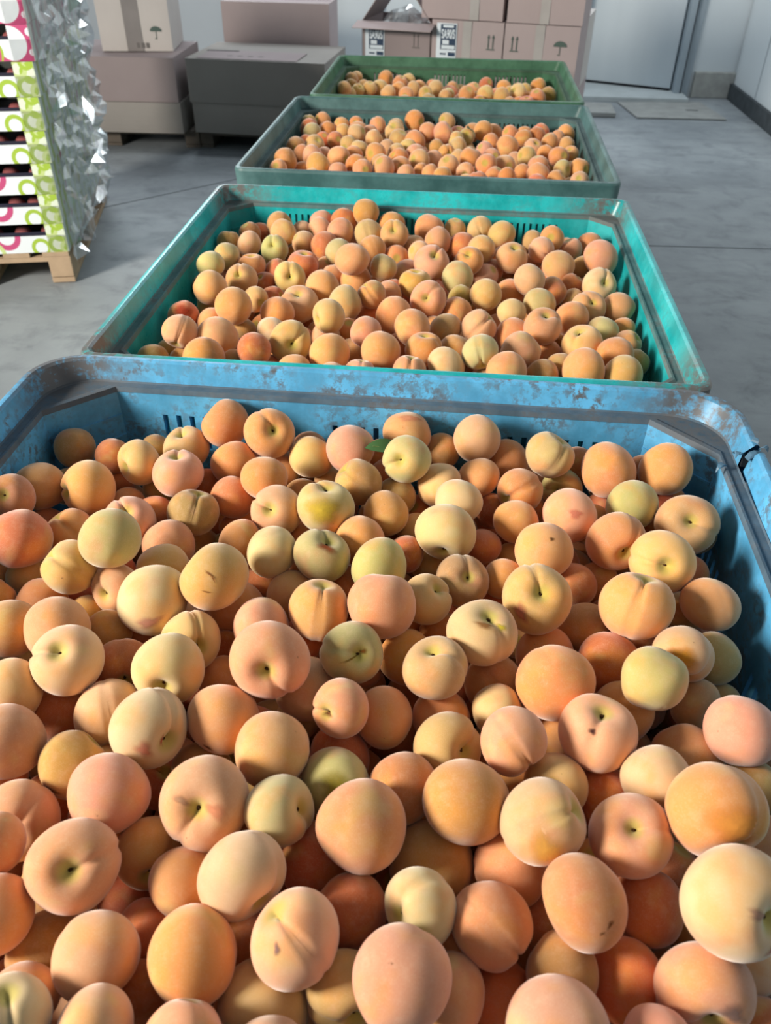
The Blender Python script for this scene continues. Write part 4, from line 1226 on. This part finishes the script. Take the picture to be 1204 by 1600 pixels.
# loose leaves among the fruit
M_LEAF = plain('peach_leaf_green', srgb(70, 108, 62), 0.55, 0.35, 0.2, 30)
M_VEIN = plain('leaf_vein', srgb(120, 146, 92), 0.6)
def leaf(label, loc, length, width, rotz, pitch, roll=0.0):
    m = MB(); n = 12
    for s in (0, 1):
        for i in range(n + 1):
            u = i / n; w = width * math.sin(math.pi * min(1, u ** 0.8)) * 0.5 + 0.0004
            bend = -0.12 * length * (2 * u - 1) ** 2
            for sg, zz in ((-1, 0.15 * w), (0, 0), (1, 0.15 * w)):
                m.v.append((length * (u - 0.5), sg * w, bend + zz * 2 + s * 0.0008))
    for s in (0, 1):
        o_ = s * 3 * (n + 1)
        for i in range(n):
            for q in (0, 1):
                a = o_ + 3 * i + q; m.f.append((a, a + 1, a + 4, a + 3))
    o = m.build('leaf', M_LEAF, smooth=True)
    o.location = loc; o.rotation_euler = (roll, pitch, rotz)
    v = MB().box((0, 0, 0.0012 - 0.03 * length), (length * 0.7, 0.0012, 0.001)).build('midrib', M_VEIN, o)
    return tag(o, label, 'leaf', 'loose peach leaves')
leaf('green leaf lying against the dented green peach', (-0.072, 1.135, 0.735), 0.075, 0.026, 0.35, 0.25, 0.5)
leaf('dark green leaf standing in the shade beside the lime-yellow peach', (-0.122, 1.065, 0.705), 0.06, 0.022, 0.9, -0.5, 0.9)
leaf('dark leaf among the peaches of the dull blue-green bin', (0.09, 3.33, 0.735), 0.06, 0.028, 1.2, 0.6, 0.6)

# ------------------------------------------------------------------ pallets
M_WOOD = plain('pale_pallet_wood', srgb(186, 160, 132), 0.8, 0.2, 0.18, 11)
M_WOOD_SHADED = plain('shade_darkened_pallet_wood', srgb(98, 90, 82), 0.85, 0.2, 0.2, 11)  # wood colour darkened to stand for the shade under the cartons
def pallet(label, loc, rotz, w, d, mat, sz=1.0):
    """w across (local x), d deep (local y); origin at the centre on the floor"""
    p = thing('pallet', label, 'pallet', loc, rotz, 'wooden pallets')
    p.scale = (1, 1, sz)
    for i in range(3):
        for j in range(3):
            MB().box(((i - 1) * (w / 2 - 0.05), (j - 1) * (d / 2 - 0.0725), 0.067), (0.10, 0.145, 0.078)).build('block', mat, p, bevel=0.003)
    for i in range(3):
        MB().box(((i - 1) * (w / 2 - 0.05), 0, 0.014), (0.10, d, 0.022)).build('bottom_board', mat, p, bevel=0.002)
    for j in range(3):
        MB().box((0, (j - 1) * (d / 2 - 0.0725), 0.1125), (w, 0.145, 0.021)).build('cross_board', mat, p, bevel=0.002)
    n = 5
    for i in range(n):
        MB().box((-w / 2 + 0.06 + (w - 0.12) * i / (n - 1), 0, 0.1335), (0.115, d, 0.020)).build('top_board', mat, p, bevel=0.002)
    return p

# ------------------------------------------------------------------ printed fruit trays on the side pallet
TH = 0.127
A_T = math.atan2(0.22, 0.975)
EX = Vector((math.cos(A_T), math.sin(A_T), 0)); EY = Vector((-math.sin(A_T), math.cos(A_T), 0))
C0 = Vector((-1.68, 3.461, 0))
pallet('pale wooden pallet under the stack of printed fruit trays', C0 - EX * 0.40 + EY * 0.60, A_T, 0.80, 1.20, M_WOOD)

def ring_print(name, ground, rings):
    """white board printed with coloured rings and discs; rings = (u, v, r0, r1, colour) in object x, z metres"""
    t = NT(name); s = t.sep(t.obj())
    col = ground
    for (u, v, r0, r1, c) in rings:
        du = t.math('SUBTRACT', s[0], u); dv = t.math('SUBTRACT', s[2], v)
        d = t.math('SQRT', t.math('ADD', t.math('MULTIPLY', du, du), t.math('MULTIPLY', dv, dv)))
        m = t.math('MULTIPLY', t.math('GREATER_THAN', d, r0), t.math('LESS_THAN', d, r1))
        col = t.mix(m, col, c)
    t.set(Base_Color=col, Roughness=0.4)
    return t.m
WHT, MAG, LIM = srgb(228, 234, 238), srgb(196, 78, 124), srgb(164, 192, 66)
LIM2 = srgb(196, 212, 140)
# u is measured from the stack's front corner (0) towards its other end (negative)
PR_GREEN = ring_print('green_ring_print', WHT, [(-0.255, 0.075, 0.036, 0.060, MAG), (-0.115, 0.022, 0.026, 0.042, LIM), (-0.38, 0.05, 0.03, 0.05, LIM),
                                                (-0.33, 0.0, 0.04, 0.058, LIM2)])
PR_GPOST = ring_print('green_ring_print_post', srgb(222, 230, 208), [(-0.040, 0.035, 0.024, 0.042, LIM), (-0.020, 0.085, 0.022, 0.040, LIM), (-0.065, 0.100, 0.020, 0.036, LIM2),
                                                (-0.03, 0.125, 0.016, 0.03, LIM), (-0.005, 0.02, 0.016, 0.03, LIM2)])
PR_PINK = ring_print('pink_ring_print', MAG, [(-0.075, 0.058, 0.0, 0.056, WHT), (-0.19, 0.055, 0.0, 0.070, WHT), (-0.165, 0.03, 0.034, 0.052, LIM),
                                              (-0.20, 0.03, 0.055, 0.078, MAG), (-0.33, 0.05, 0.0, 0.06, WHT)])
PR_PPOST = ring_print('pink_ring_print_post', MAG, [(-0.078, 0.062, 0.0, 0.060, WHT), (-0.004, 0.03, 0.0, 0.012, WHT), (-0.002, 0.10, 0.0, 0.014, WHT)])
def side_print(name, c1, c2):
    t = NT(name); s = t.sep(t.obj())
    n = t.noise(t.obj(), 7.0, 2)
    st = t.math('SINE', t.math('ADD', t.math('MULTIPLY', s[1], 55.0), t.math('MULTIPLY', n, 8.0)))
    col = t.mix(t.ramp(st, 0.0, 0.6), srgb(206, 214, 208), c1)
    col = t.mix(t.ramp(n, 0.66, 0.74), col, c2)
    t.set(Base_Color=col, Roughness=0.45)
    return t.m
SD_GREEN = side_print('green_side_print', srgb(178, 192, 128), srgb(170, 90, 110))
SD_PINK = side_print('pink_side_print', srgb(196, 176, 178), srgb(190, 80, 120))
M_TRAYIN = plain('dark_tray_liner', srgb(44, 44, 62), 0.6, 0.3)
M_CORE = plain('tray_fruit', srgb(150, 84, 84), 0.8, 0.2, 0.2, 20)
ORD = ['bottom one'] + [q + ' from bottom' for q in ('second', 'third', 'fourth', 'fifth', 'sixth', 'seventh', 'eighth')] + ['topmost']
def tray(label, layer, depth, pink):
    org = C0 + EX * (0.055 * TH * layer) + EY * (0.6 * depth + 0.004) + Vector((0, 0, 0.144 + TH * layer)) + EX * (random.Random(layer * 7 + depth).uniform(-0.004, 0.004))
    if pink: org = org + EX * 0.004
    t = thing('fruit_tray', label, 'fruit tray', org, A_T, 'printed cardboard fruit trays stacked on the side pallet')
    P, Q, S = (PR_PINK, PR_PPOST, SD_PINK) if pink else (PR_GREEN, PR_GPOST, SD_GREEN)
    w, d, h = 0.398, 0.592, TH - 0.002
    MB().box((-w / 2, d / 2, 0.004), (w - 0.01, d - 0.01, 0.006)).build('base_panel', M_TRAYIN, t)
    MB().box((-w / 2, 0.002, 0.038), (w - 0.004, 0.004, 0.074)).build('front_panel', P, t)
    for x in (0.0, -w):
        s_ = -1 if x == 0 else 1
        m = MB()
        m.box((x + s_ * 0.041, 0.0015, h / 2), (0.082, 0.003, h))
        m.build('corner_post', Q, t)
    for x, sg in ((0.0, 1), (-w, -1)):
        MB().box((x - sg * 0.0015, d / 2, h / 2), (0.003, d, h)).build('side_panel', S, t)
    MB().box((-w / 2, d - 0.002, h / 2), (w - 0.01, 0.003, h)).build('back_panel', S, t)
    MB().box((-w / 2, 0.03, 0.05), (w - 0.03, 0.004, 0.066)).build('liner', M_TRAYIN, t)
    if depth == 0:
        rr = random.Random(layer)
        for q in range(3):
            xx = -0.10 - 0.11 * q + rr.uniform(-0.02, 0.02)
            b = bpy.data.objects.new('packed_fruit', SHAPES['-'][q].me.copy()); b.data.materials.clear(); b.data.materials.append(M_CORE)
            COLL.objects.link(b); b.parent = t; b.location = (xx, 0.085, 0.062); b.scale = (0.036,) * 3
    return t
for k in range(9):
    pk = k >= 6
    tray(('pink' if pk else 'lime-green') + ' ringed white fruit tray, %s of the front stack' % ORD[k], k, 0, pk)
    tray(('pink' if pk else 'green') + ' printed fruit tray behind film, %s of the rear stack' % ORD[k], k, 1, pk)

# clear stretch film around the trays, crumpled on the visible side
def film_material():
    t = NT('clear_stretch_film'); 
    tr = t.n('ShaderNodeBsdfTransparent', i_0=(0.93, 0.95, 0.96, 1))
    gl = t.n('ShaderNodeBsdfGlossy', i_1=0.12); gl.inputs[0].default_value = (1, 1, 1, 1)
    df = t.n('ShaderNodeBsdfDiffuse'); df.inputs[0].default_value = (0.8, 0.85, 0.88, 1)
    m1 = t.n('ShaderNodeMixShader'); m2 = t.n('ShaderNodeMixShader')
    n = t.noise(t.scale_vec(t.obj(), (9, 9, 3)), 2.0, 4)
    t.l(t.ramp(n, 0.35, 0.75, 0.10, 0.50), m1.inputs[0]); t.l(tr.outputs[0], m1.inputs[1]); t.l(df.outputs[0], m1.inputs[2])
    m2.inputs[0].default_value = 0.34; t.l(m1.outputs[0], m2.inputs[1]); t.l(gl.outputs[0], m2.inputs[2])
    t.l(m2.outputs[0], t.out.inputs[0])
    return t.m
M_FILM = film_material()
fm = MB(); rf = random.Random(8)
NU, NV = 20, 32
FH = 9 * TH + 0.03
for j in range(NV + 1):
    for i in range(NU + 1):
        v = j / NV; u = i / NU
        amp = 0.026 + 0.02 * max(0, u - 0.45)
        off_ = 0.010 + abs(rf.gauss(0, 1)) * amp
        zz = 0.10 + v * FH + rf.uniform(-0.012, 0.012)
        if j == 0: zz += 0.03 * math.sin(u * 14)
        yy = 0.03 + u * 1.20 + rf.uniform(-0.014, 0.014)
        fm.v.append((off_ + 0.055 * max(0.0, zz - 0.144), yy, zz))
for j in range(NV):
    for i in range(NU):
        a = j * (NU + 1) + i
        if rf.random() < 0.5: fm.f += [(a, a + 1, a + NU + 2), (a, a + NU + 2, a + NU + 1)]
        else: fm.f += [(a, a + 1, a + NU + 1), (a + 1, a + NU + 2, a + NU + 1)]
film = fm.build('stretch_film', M_FILM, loc=C0, rotz=A_T)
tag(film, 'crumpled clear stretch film wrapped over the side of the tray stack', 'plastic film')

# ------------------------------------------------------------------ cartons
def carton_mat(name, col, var=0.07):
    t = NT(name); v = t.obj()
    n = t.noise(v, 5.0, 4); n2 = t.noise(t.scale_vec(v, (160, 160, 1)), 1.0, 2)
    d = tuple(c * 0.84 for c in col[:3]) + (1,)
    c_ = t.mix(n, d, col)
    c_ = t.mix(t.math('MULTIPLY', n2, 0.10), c_, tuple(min(1, q * 1.3) for q in col[:3]) + (1,))
    t.set(Base_Color=c_, Roughness=0.85); t.b.inputs['Specular IOR Level'].default_value = 0.15
    t.bump(n2, 0.1, 0.002)
    return t.m
M_CART = carton_mat('brown_carton', srgb(150, 138, 138))
M_CART_P = carton_mat('pinkish_carton', srgb(174, 160, 160))
M_CART_L = carton_mat('pale_carton', srgb(196, 190, 186))
M_CART_G = carton_mat('grey_brown_carton', srgb(148, 143, 138))
M_TAPE = plain('brown_packing_tape', srgb(132, 126, 124), 0.3, 0.5)
M_TAPE_C = plain('clear_packing_tape', srgb(176, 172, 170), 0.15, 0.6)
M_INK = plain('grey_green_ink', srgb(84, 100, 94), 0.8)
M_INK2 = plain('faint_ink', srgb(108, 104, 102), 0.8)
M_LABEL = plain('white_label_paper', srgb(214, 224, 232), 0.5)
M_NAVY = plain('navy_label_print', srgb(34, 58, 86), 0.5)

def soft_box(w, d, h, sag_top=0.0, bulge=0.0, lean=0.0, n=6, z0=0.0):
    """carton body with gently bulging faces; origin at the bottom centre"""
    m = MB(); bm = bmesh.new()
    bmesh.ops.create_cube(bm, size=1.0)
    bmesh.ops.subdivide_edges(bm, edges=bm.edges[:], cuts=n, use_grid_fill=True)
    for v in bm.verts:
        x, y, z = v.co
        fx, fy, fz = (1 - (2 * q) ** 2 for q in (x, y, z))
        X, Y, Z = x * w, y * d, (z + 0.5) * h
        if abs(y) > 0.499: Y += math.copysign(bulge * fx * fz, y)
        if abs(x) > 0.499: X += math.copysign(bulge * fy * fz, x)
        if z > 0.499: Z -= sag_top * fx * fy
        if lean: Z *= 1 + lean * x * (z + 0.5)
        v.co = (X, Y, Z + z0)
    m.v = [tuple(v.co) for v in bm.verts]; bm.verts.index_update()
    m.f = [tuple(v.index for v in f.verts) for f in bm.faces]
    bm.free()
    return m

def flat(pts, name, mat, parent, y):
    """thin print on the front face: polygons of (x, z) at depth y"""
    m = MB()
    for poly in pts: m.add([(p[0], y, p[1]) for p in poly], [tuple(range(len(poly)))])
    return m.build(name, mat, parent)

def umbrella(cx, cz, s, y, parent, mat):
    top = [(cx + s * math.cos(a), cz + s * 0.75 * math.sin(a)) for a in [math.pi * k / 14 for k in range(15)]]
    scal = []
    for q in range(4):
        a0 = cx - s + q * s / 2
        scal += [(a0 + s / 2 * k / 4, cz + 0.10 * s * math.sin(math.pi * k / 4)) for k in range(4)]
    stem = [[(cx - 0.05 * s, cz), (cx + 0.05 * s, cz), (cx + 0.05 * s, cz - 1.1 * s), (cx - 0.05 * s, cz - 1.1 * s)],
            [(cx - 0.3 * s, cz - 1.0 * s), (cx + 0.05 * s, cz - 1.1 * s), (cx + 0.05 * s, cz - 1.2 * s), (cx - 0.3 * s, cz - 1.12 * s)]]
    return flat([top + list(reversed(scal))[1:] if False else top] + stem, 'umbrella_mark', mat, parent, y)

def arrows(cx, cz, s, y, parent, mat):
    ps = []
    for dx in (-0.35 * s, 0.35 * s):
        ps.append([(cx + dx - 0.07 * s, cz - 0.8 * s), (cx + dx + 0.07 * s, cz - 0.8 * s), (cx + dx + 0.07 * s, cz + 0.7 * s), (cx + dx - 0.07 * s, cz + 0.7 * s)])
        ps.append([(cx + dx - 0.2 * s, cz + 0.6 * s), (cx + dx + 0.2 * s, cz + 0.6 * s), (cx + dx, cz + 1.1 * s)])
    ps.append([(cx - 0.65 * s, cz - 1.0 * s), (cx + 0.65 * s, cz - 1.0 * s), (cx + 0.65 * s, cz - 0.85 * s), (cx - 0.65 * s, cz - 0.85 * s)])
    return flat(ps, 'arrow_mark', mat, parent, y)

def text(body, name, mat, parent, x, y, z, size, sx=1.0):
    cu = bpy.data.curves.new(name, 'FONT'); cu.body = body; cu.size = size; cu.align_x = 'CENTER'; cu.align_y = 'CENTER'
    cu.offset = size * 0.035
    cu.materials.append(mat)
    tmp = bpy.data.objects.new(name, cu)
    me = bpy.data.meshes.new_from_object(tmp); bpy.data.objects.remove(tmp); bpy.data.curves.remove(cu)
    if not me.materials: me.materials.append(mat)
    o = bpy.data.objects.new(name, me); COLL.objects.link(o); o.parent = parent; o['kind'] = 'stuff'
    wd = max(v.co.x for v in me.vertices) - min(v.co.x for v in me.vertices)
    o.location = (x, y, z); o.rotation_euler = (math.radians(90), 0, 0); o.scale = (sx / wd, 1, 1)
    return o

def sale_label(parent, cx, cz, w, h, y):
    lab = MB().box((cx, y, cz), (w, 0.0012, h)).build('address_label', M_LABEL, parent)
    y2 = y - 0.0012
    x0, x1 = cx - w * 0.30, cx + w * 0.46
    flat([[(x0, cz - h * 0.14), (x1, cz - h * 0.14), (x1, cz + h * 0.47), (x0, cz + h * 0.47)],
          [(cx + w * 0.1, cz - h * 0.30), (x1, cz - h * 0.30), (x1, cz - h * 0.20), (cx + w * 0.1, cz - h * 0.20)]], 'print_block', M_NAVY, lab, y2)
    text('SA90/S', 'label_text', M_LABEL, lab, cx + w * 0.08, y2 - 0.0010, cz + h * 0.23, h * 0.30, w * 0.66)
    bars = []
    for (a, b, zz, hh) in ((-0.18, 0.34, 0.425, 0.03), (-0.20, 0.12, 0.04, 0.05), (-0.24, 0.42, -0.08, 0.045)):
        bars.append([(cx + a * w, cz + (zz - hh) * h), (cx + b * w, cz + (zz - hh) * h), (cx + b * w, cz + (zz + hh) * h), (cx + a * w, cz + (zz + hh) * h)])
    flat(bars, 'small_print', M_LABEL, lab, y2 - 0.0008)['kind'] = 'stuff'
    tiny = []
    for q in range(5):
        a = -0.34 + 0.16 * q
        tiny.append([(cx + a * w, cz - 0.40 * h), (cx + (a + 0.09) * w, cz - 0.40 * h), (cx + (a + 0.09) * w, cz - 0.36 * h), (cx + a * w, cz - 0.36 * h)])
    tiny.append([(cx - 0.3 * w, cz - 0.27 * h), (cx, cz - 0.27 * h), (cx, cz - 0.23 * h), (cx - 0.3 * w, cz - 0.23 * h)])
    flat(tiny, 'small_print', M_NAVY, lab, y2)['kind'] = 'stuff'
    return lab

def carton(label, loc, rotz, w, d, h, mat, tape=None, bulge=0.004, sag=0.0, group=None, lean=0.0, open_top=False):
    """origin at the bottom centre of the carton; front face looks along -y"""
    c = thing('carton', label, 'carton', loc, rotz, group)
    if not open_top:
        soft_box(w, d, h, sag, bulge, lean).build('body', mat, c, smooth=False)
        MB().box((0, -d * 0.0, h + 0.0005 - sag), (w * 0.96, 0.004, 0.001)).build('flap_seam', M_GAP, c)
    else:
        m = MB()
        for s in (-1, 1):
            m.box((s * (w / 2 - 0.002), 0, h / 2), (0.004, d, h)); m.box((0, s * (d / 2 - 0.002), h / 2), (w, 0.004, h))
        m.box((0, 0, 0.003), (w, d, 0.006))
        m.build('body', mat, c)
    if tape:
        x, tw, z0, tm = tape
        MB().box((x, -d / 2 - bulge - 0.001, (z0 + h) / 2), (tw, 0.001, h - z0)).build('tape', tm, c)
    return c

# stack of white-pink cartons beyond the dark green bin
AR_ = math.radians(-13)
def rs(u, v, z):   # local position in the rear stack: u across, v back
    o = Vector((0.13, 5.33, 0))
    return (o.x + u * math.cos(AR_) - v * math.sin(AR_), o.y + u * math.sin(AR_) + v * math.cos(AR_), z)
CWD, CHH = 0.405, 0.365
pr = pallet('dull wooden pallet under the labelled cartons behind the green bin', rs(0.0, 0.2, 0), AR_, 1.26, 0.86, M_WOOD_SHADED)
GR = 'labelled cartons behind the dark green bin'
for col, nm in ((-1, 'open carton'), (0, 'middle carton'), (1, 'umbrella-marked carton')):
    for dep in (0, 1):
        if dep == 1 and col != 1: continue
        carton('plain carton at the %s of the labelled stack, under the %s' % ('rear foot' if dep else 'foot', nm), rs(col * 0.412, dep * 0.41, 0.146), AR_, CWD, 0.40, CHH - 0.004, M_CART_P, group=GR)
z2 = 0.146 + CHH
# open carton with a lifted front flap
oc = carton('open carton with lifted flap and dark-blue printed label', rs(-0.412, -0.0, z2), AR_, CWD, 0.40, CHH - 0.03, M_CART, (0.02, 0.0, 0, None) if False else None, group=GR, open_top=True)
d0 = -0.20
mflap = Matrix.Translation((0, d0, CHH - 0.03)) @ Matrix.Rotation(math.radians(12), 4, 'X')
MB().box((0.0, -0.055, 0), (CWD + 0.05, 0.11, 0.004), mflap).build('flap', M_CART_P, oc)
for s in (-1, 1):
    ms = Matrix.Translation((s * CWD / 2, 0, CHH - 0.03)) @ Matrix.Rotation(math.radians(s * 52), 4, 'Y')
    MB().box((-s * 0.075, 0, 0), (0.15, 0.39, 0.004), ms).build('flap', M_CART, oc)
sale_label(oc, -0.125, CHH - 0.140, 0.115, 0.19, d0 - 0.003)
arrows(0.12, CHH - 0.115, 0.035, d0 - 0.0015, oc, M_INK2)
bag = MB(); rb = random.Random(4)
for j in range(9):
    for i in range(9):
        bag.v.append((-0.15 + 0.30 * i / 8 + rb.uniform(-.012, .012), -0.15 + 0.3 * j / 8 + rb.uniform(-.012, .012), 0.29 + 0.10 * math.sin(math.pi * i / 8) * math.sin(math.pi * j / 8) + rb.uniform(-.02, .02)))
for j in range(8):
    for i in range(8):
        a = j * 9 + i; bag.f += [(a, a + 1, a + 10), (a, a + 10, a + 9)]
bg = bag.build('plastic_liner', M_FILM, loc=rs(-0.412, 0, z2), rotz=AR_)
tag(bg, 'crumpled clear plastic liner bulging out of the open carton', 'plastic liner')
c2 = carton('middle carton with a dark-blue printed label and clear tape', rs(0.0, 0, z2), AR_, CWD, 0.40, CHH - 0.004, M_CART_P, (0.0, 0.05, 0.0, M_TAPE_C), group=GR)
sale_label(c2, -0.115, CHH - 0.118, 0.115, 0.20, -0.2065)
arrows(0.135, CHH - 0.10, 0.036, -0.2065, c2, M_INK)
c3 = carton('carton with grey umbrella and arrow marks beside the door', rs(0.412, 0, z2), AR_, CWD, 0.40, CHH - 0.004, M_CART_P, (-0.01, 0.05, 0.0, M_TAPE_C), group=GR)
arrows(-0.145, CHH - 0.10, 0.036, -0.2065, c3, M_INK)
umbrella(0.105, CHH - 0.10, 0.036, -0.2065, c3, M_INK)
carton('rear carton behind the umbrella-marked one', rs(0.412, 0.41, z2), AR_, CWD, 0.40, CHH - 0.004, M_CART_L, group=GR)
z3 = z2 + CHH
carton('upper carton standing over the middle labelled one', rs(-0.04, 0.01, z3), AR_, CWD + 0.05, 0.40, CHH, M_CART_P, (0.07, 0.05, 0.0, M_TAPE_C), group=GR)
carton('upper carton standing over the umbrella-marked one', rs(0.416, 0, z3), AR_, CWD, 0.40, CHH, M_CART_P, (0.0, 0.05, 0.0, M_TAPE_C), group=GR)

# cartons on the two pallets by the back wall
pallet('shade-darkened pallet under the crushed carton beside the film-wrapped trays', (-2.30, 6.24, 0), math.radians(1), 1.20, 0.90, M_WOOD_SHADED, 0.78)
pallet('shade-darkened pallet under the creased grey-brown cartons', (-1.15, 6.24, 0), math.radians(-3), 1.06, 0.90, M_WOOD_SHADED, 0.78)
GL = 'plain cartons by the back wall'
carton('crushed low carton at pallet level beside the film-wrapped trays', (-2.14, 6.02, 0.114), math.radians(1), 0.74, 0.66, 0.186, M_CART_G, None, 0.014, 0.0, GL)
carton('wide pinkish carton lying on the crushed low one', (-2.15, 6.03, 0.302), math.radians(1), 0.74, 0.66, 0.260, M_CART, None, 0.004, 0.004, GL)
lc = carton('pale upright carton with brown tape and green umbrella mark', (-2.09, 6.13, 0.565), math.radians(7), 0.46, 0.46, 0.52, M_CART_L, (-0.01, 0.105, 0.0, M_TAPE), 0.004, 0.0, GL)
umbrella(0.135, 0.115, 0.038, -0.2355, lc, M_INK)
flat([[(0.0 + 0.03 * q, 0.02), (0.02 + 0.03 * q, 0.02), (0.02 + 0.03 * q, 0.05), (0.03 * q, 0.05)] for q in range(3)], 'side_mark', M_INK2, lc, -0.2356)
bx = carton('lower creased grey-brown carton on the pallet by the blue-green bin', (-1.22, 6.04, 0.114), math.radians(-5), 0.90, 0.66, 0.186, M_CART_G, None, 0.014, 0.0, GL)
flat([[(0.20, 0.06), (0.29, 0.06), (0.29, 0.12), (0.20, 0.12)]], 'faded_print', M_INK2, bx, -0.3475)
b2 = carton('upper creased grey-brown carton with printed open-cut top flaps', (-1.22, 6.03, 0.302), math.radians(-5), 0.92, 0.66, 0.256, M_CART_G, None, 0.012, 0.006, GL, 0.0)
MB().box((-0.06, -0.16, 0.2575), (0.66, 0.30, 0.003)).build('top_flap', M_CART, b2)
for q in range(4):
    MB().box((-0.20 + 0.07 * q, -0.20, 0.2594), (0.035, 0.018, 0.0006)).build('flap_print', M_INK2, b2)
MB().box((-0.30, -0.03, 0.2600), (0.22, 0.020, 0.0008)).build('flap_gap', M_GAP, b2)
carton('pinkish carton standing at the rear behind the creased ones', (-1.22, 6.58, 0.114), math.radians(-3), 0.76, 0.34, 0.686, M_CART_P, None, 0.010, 0.0, GL)
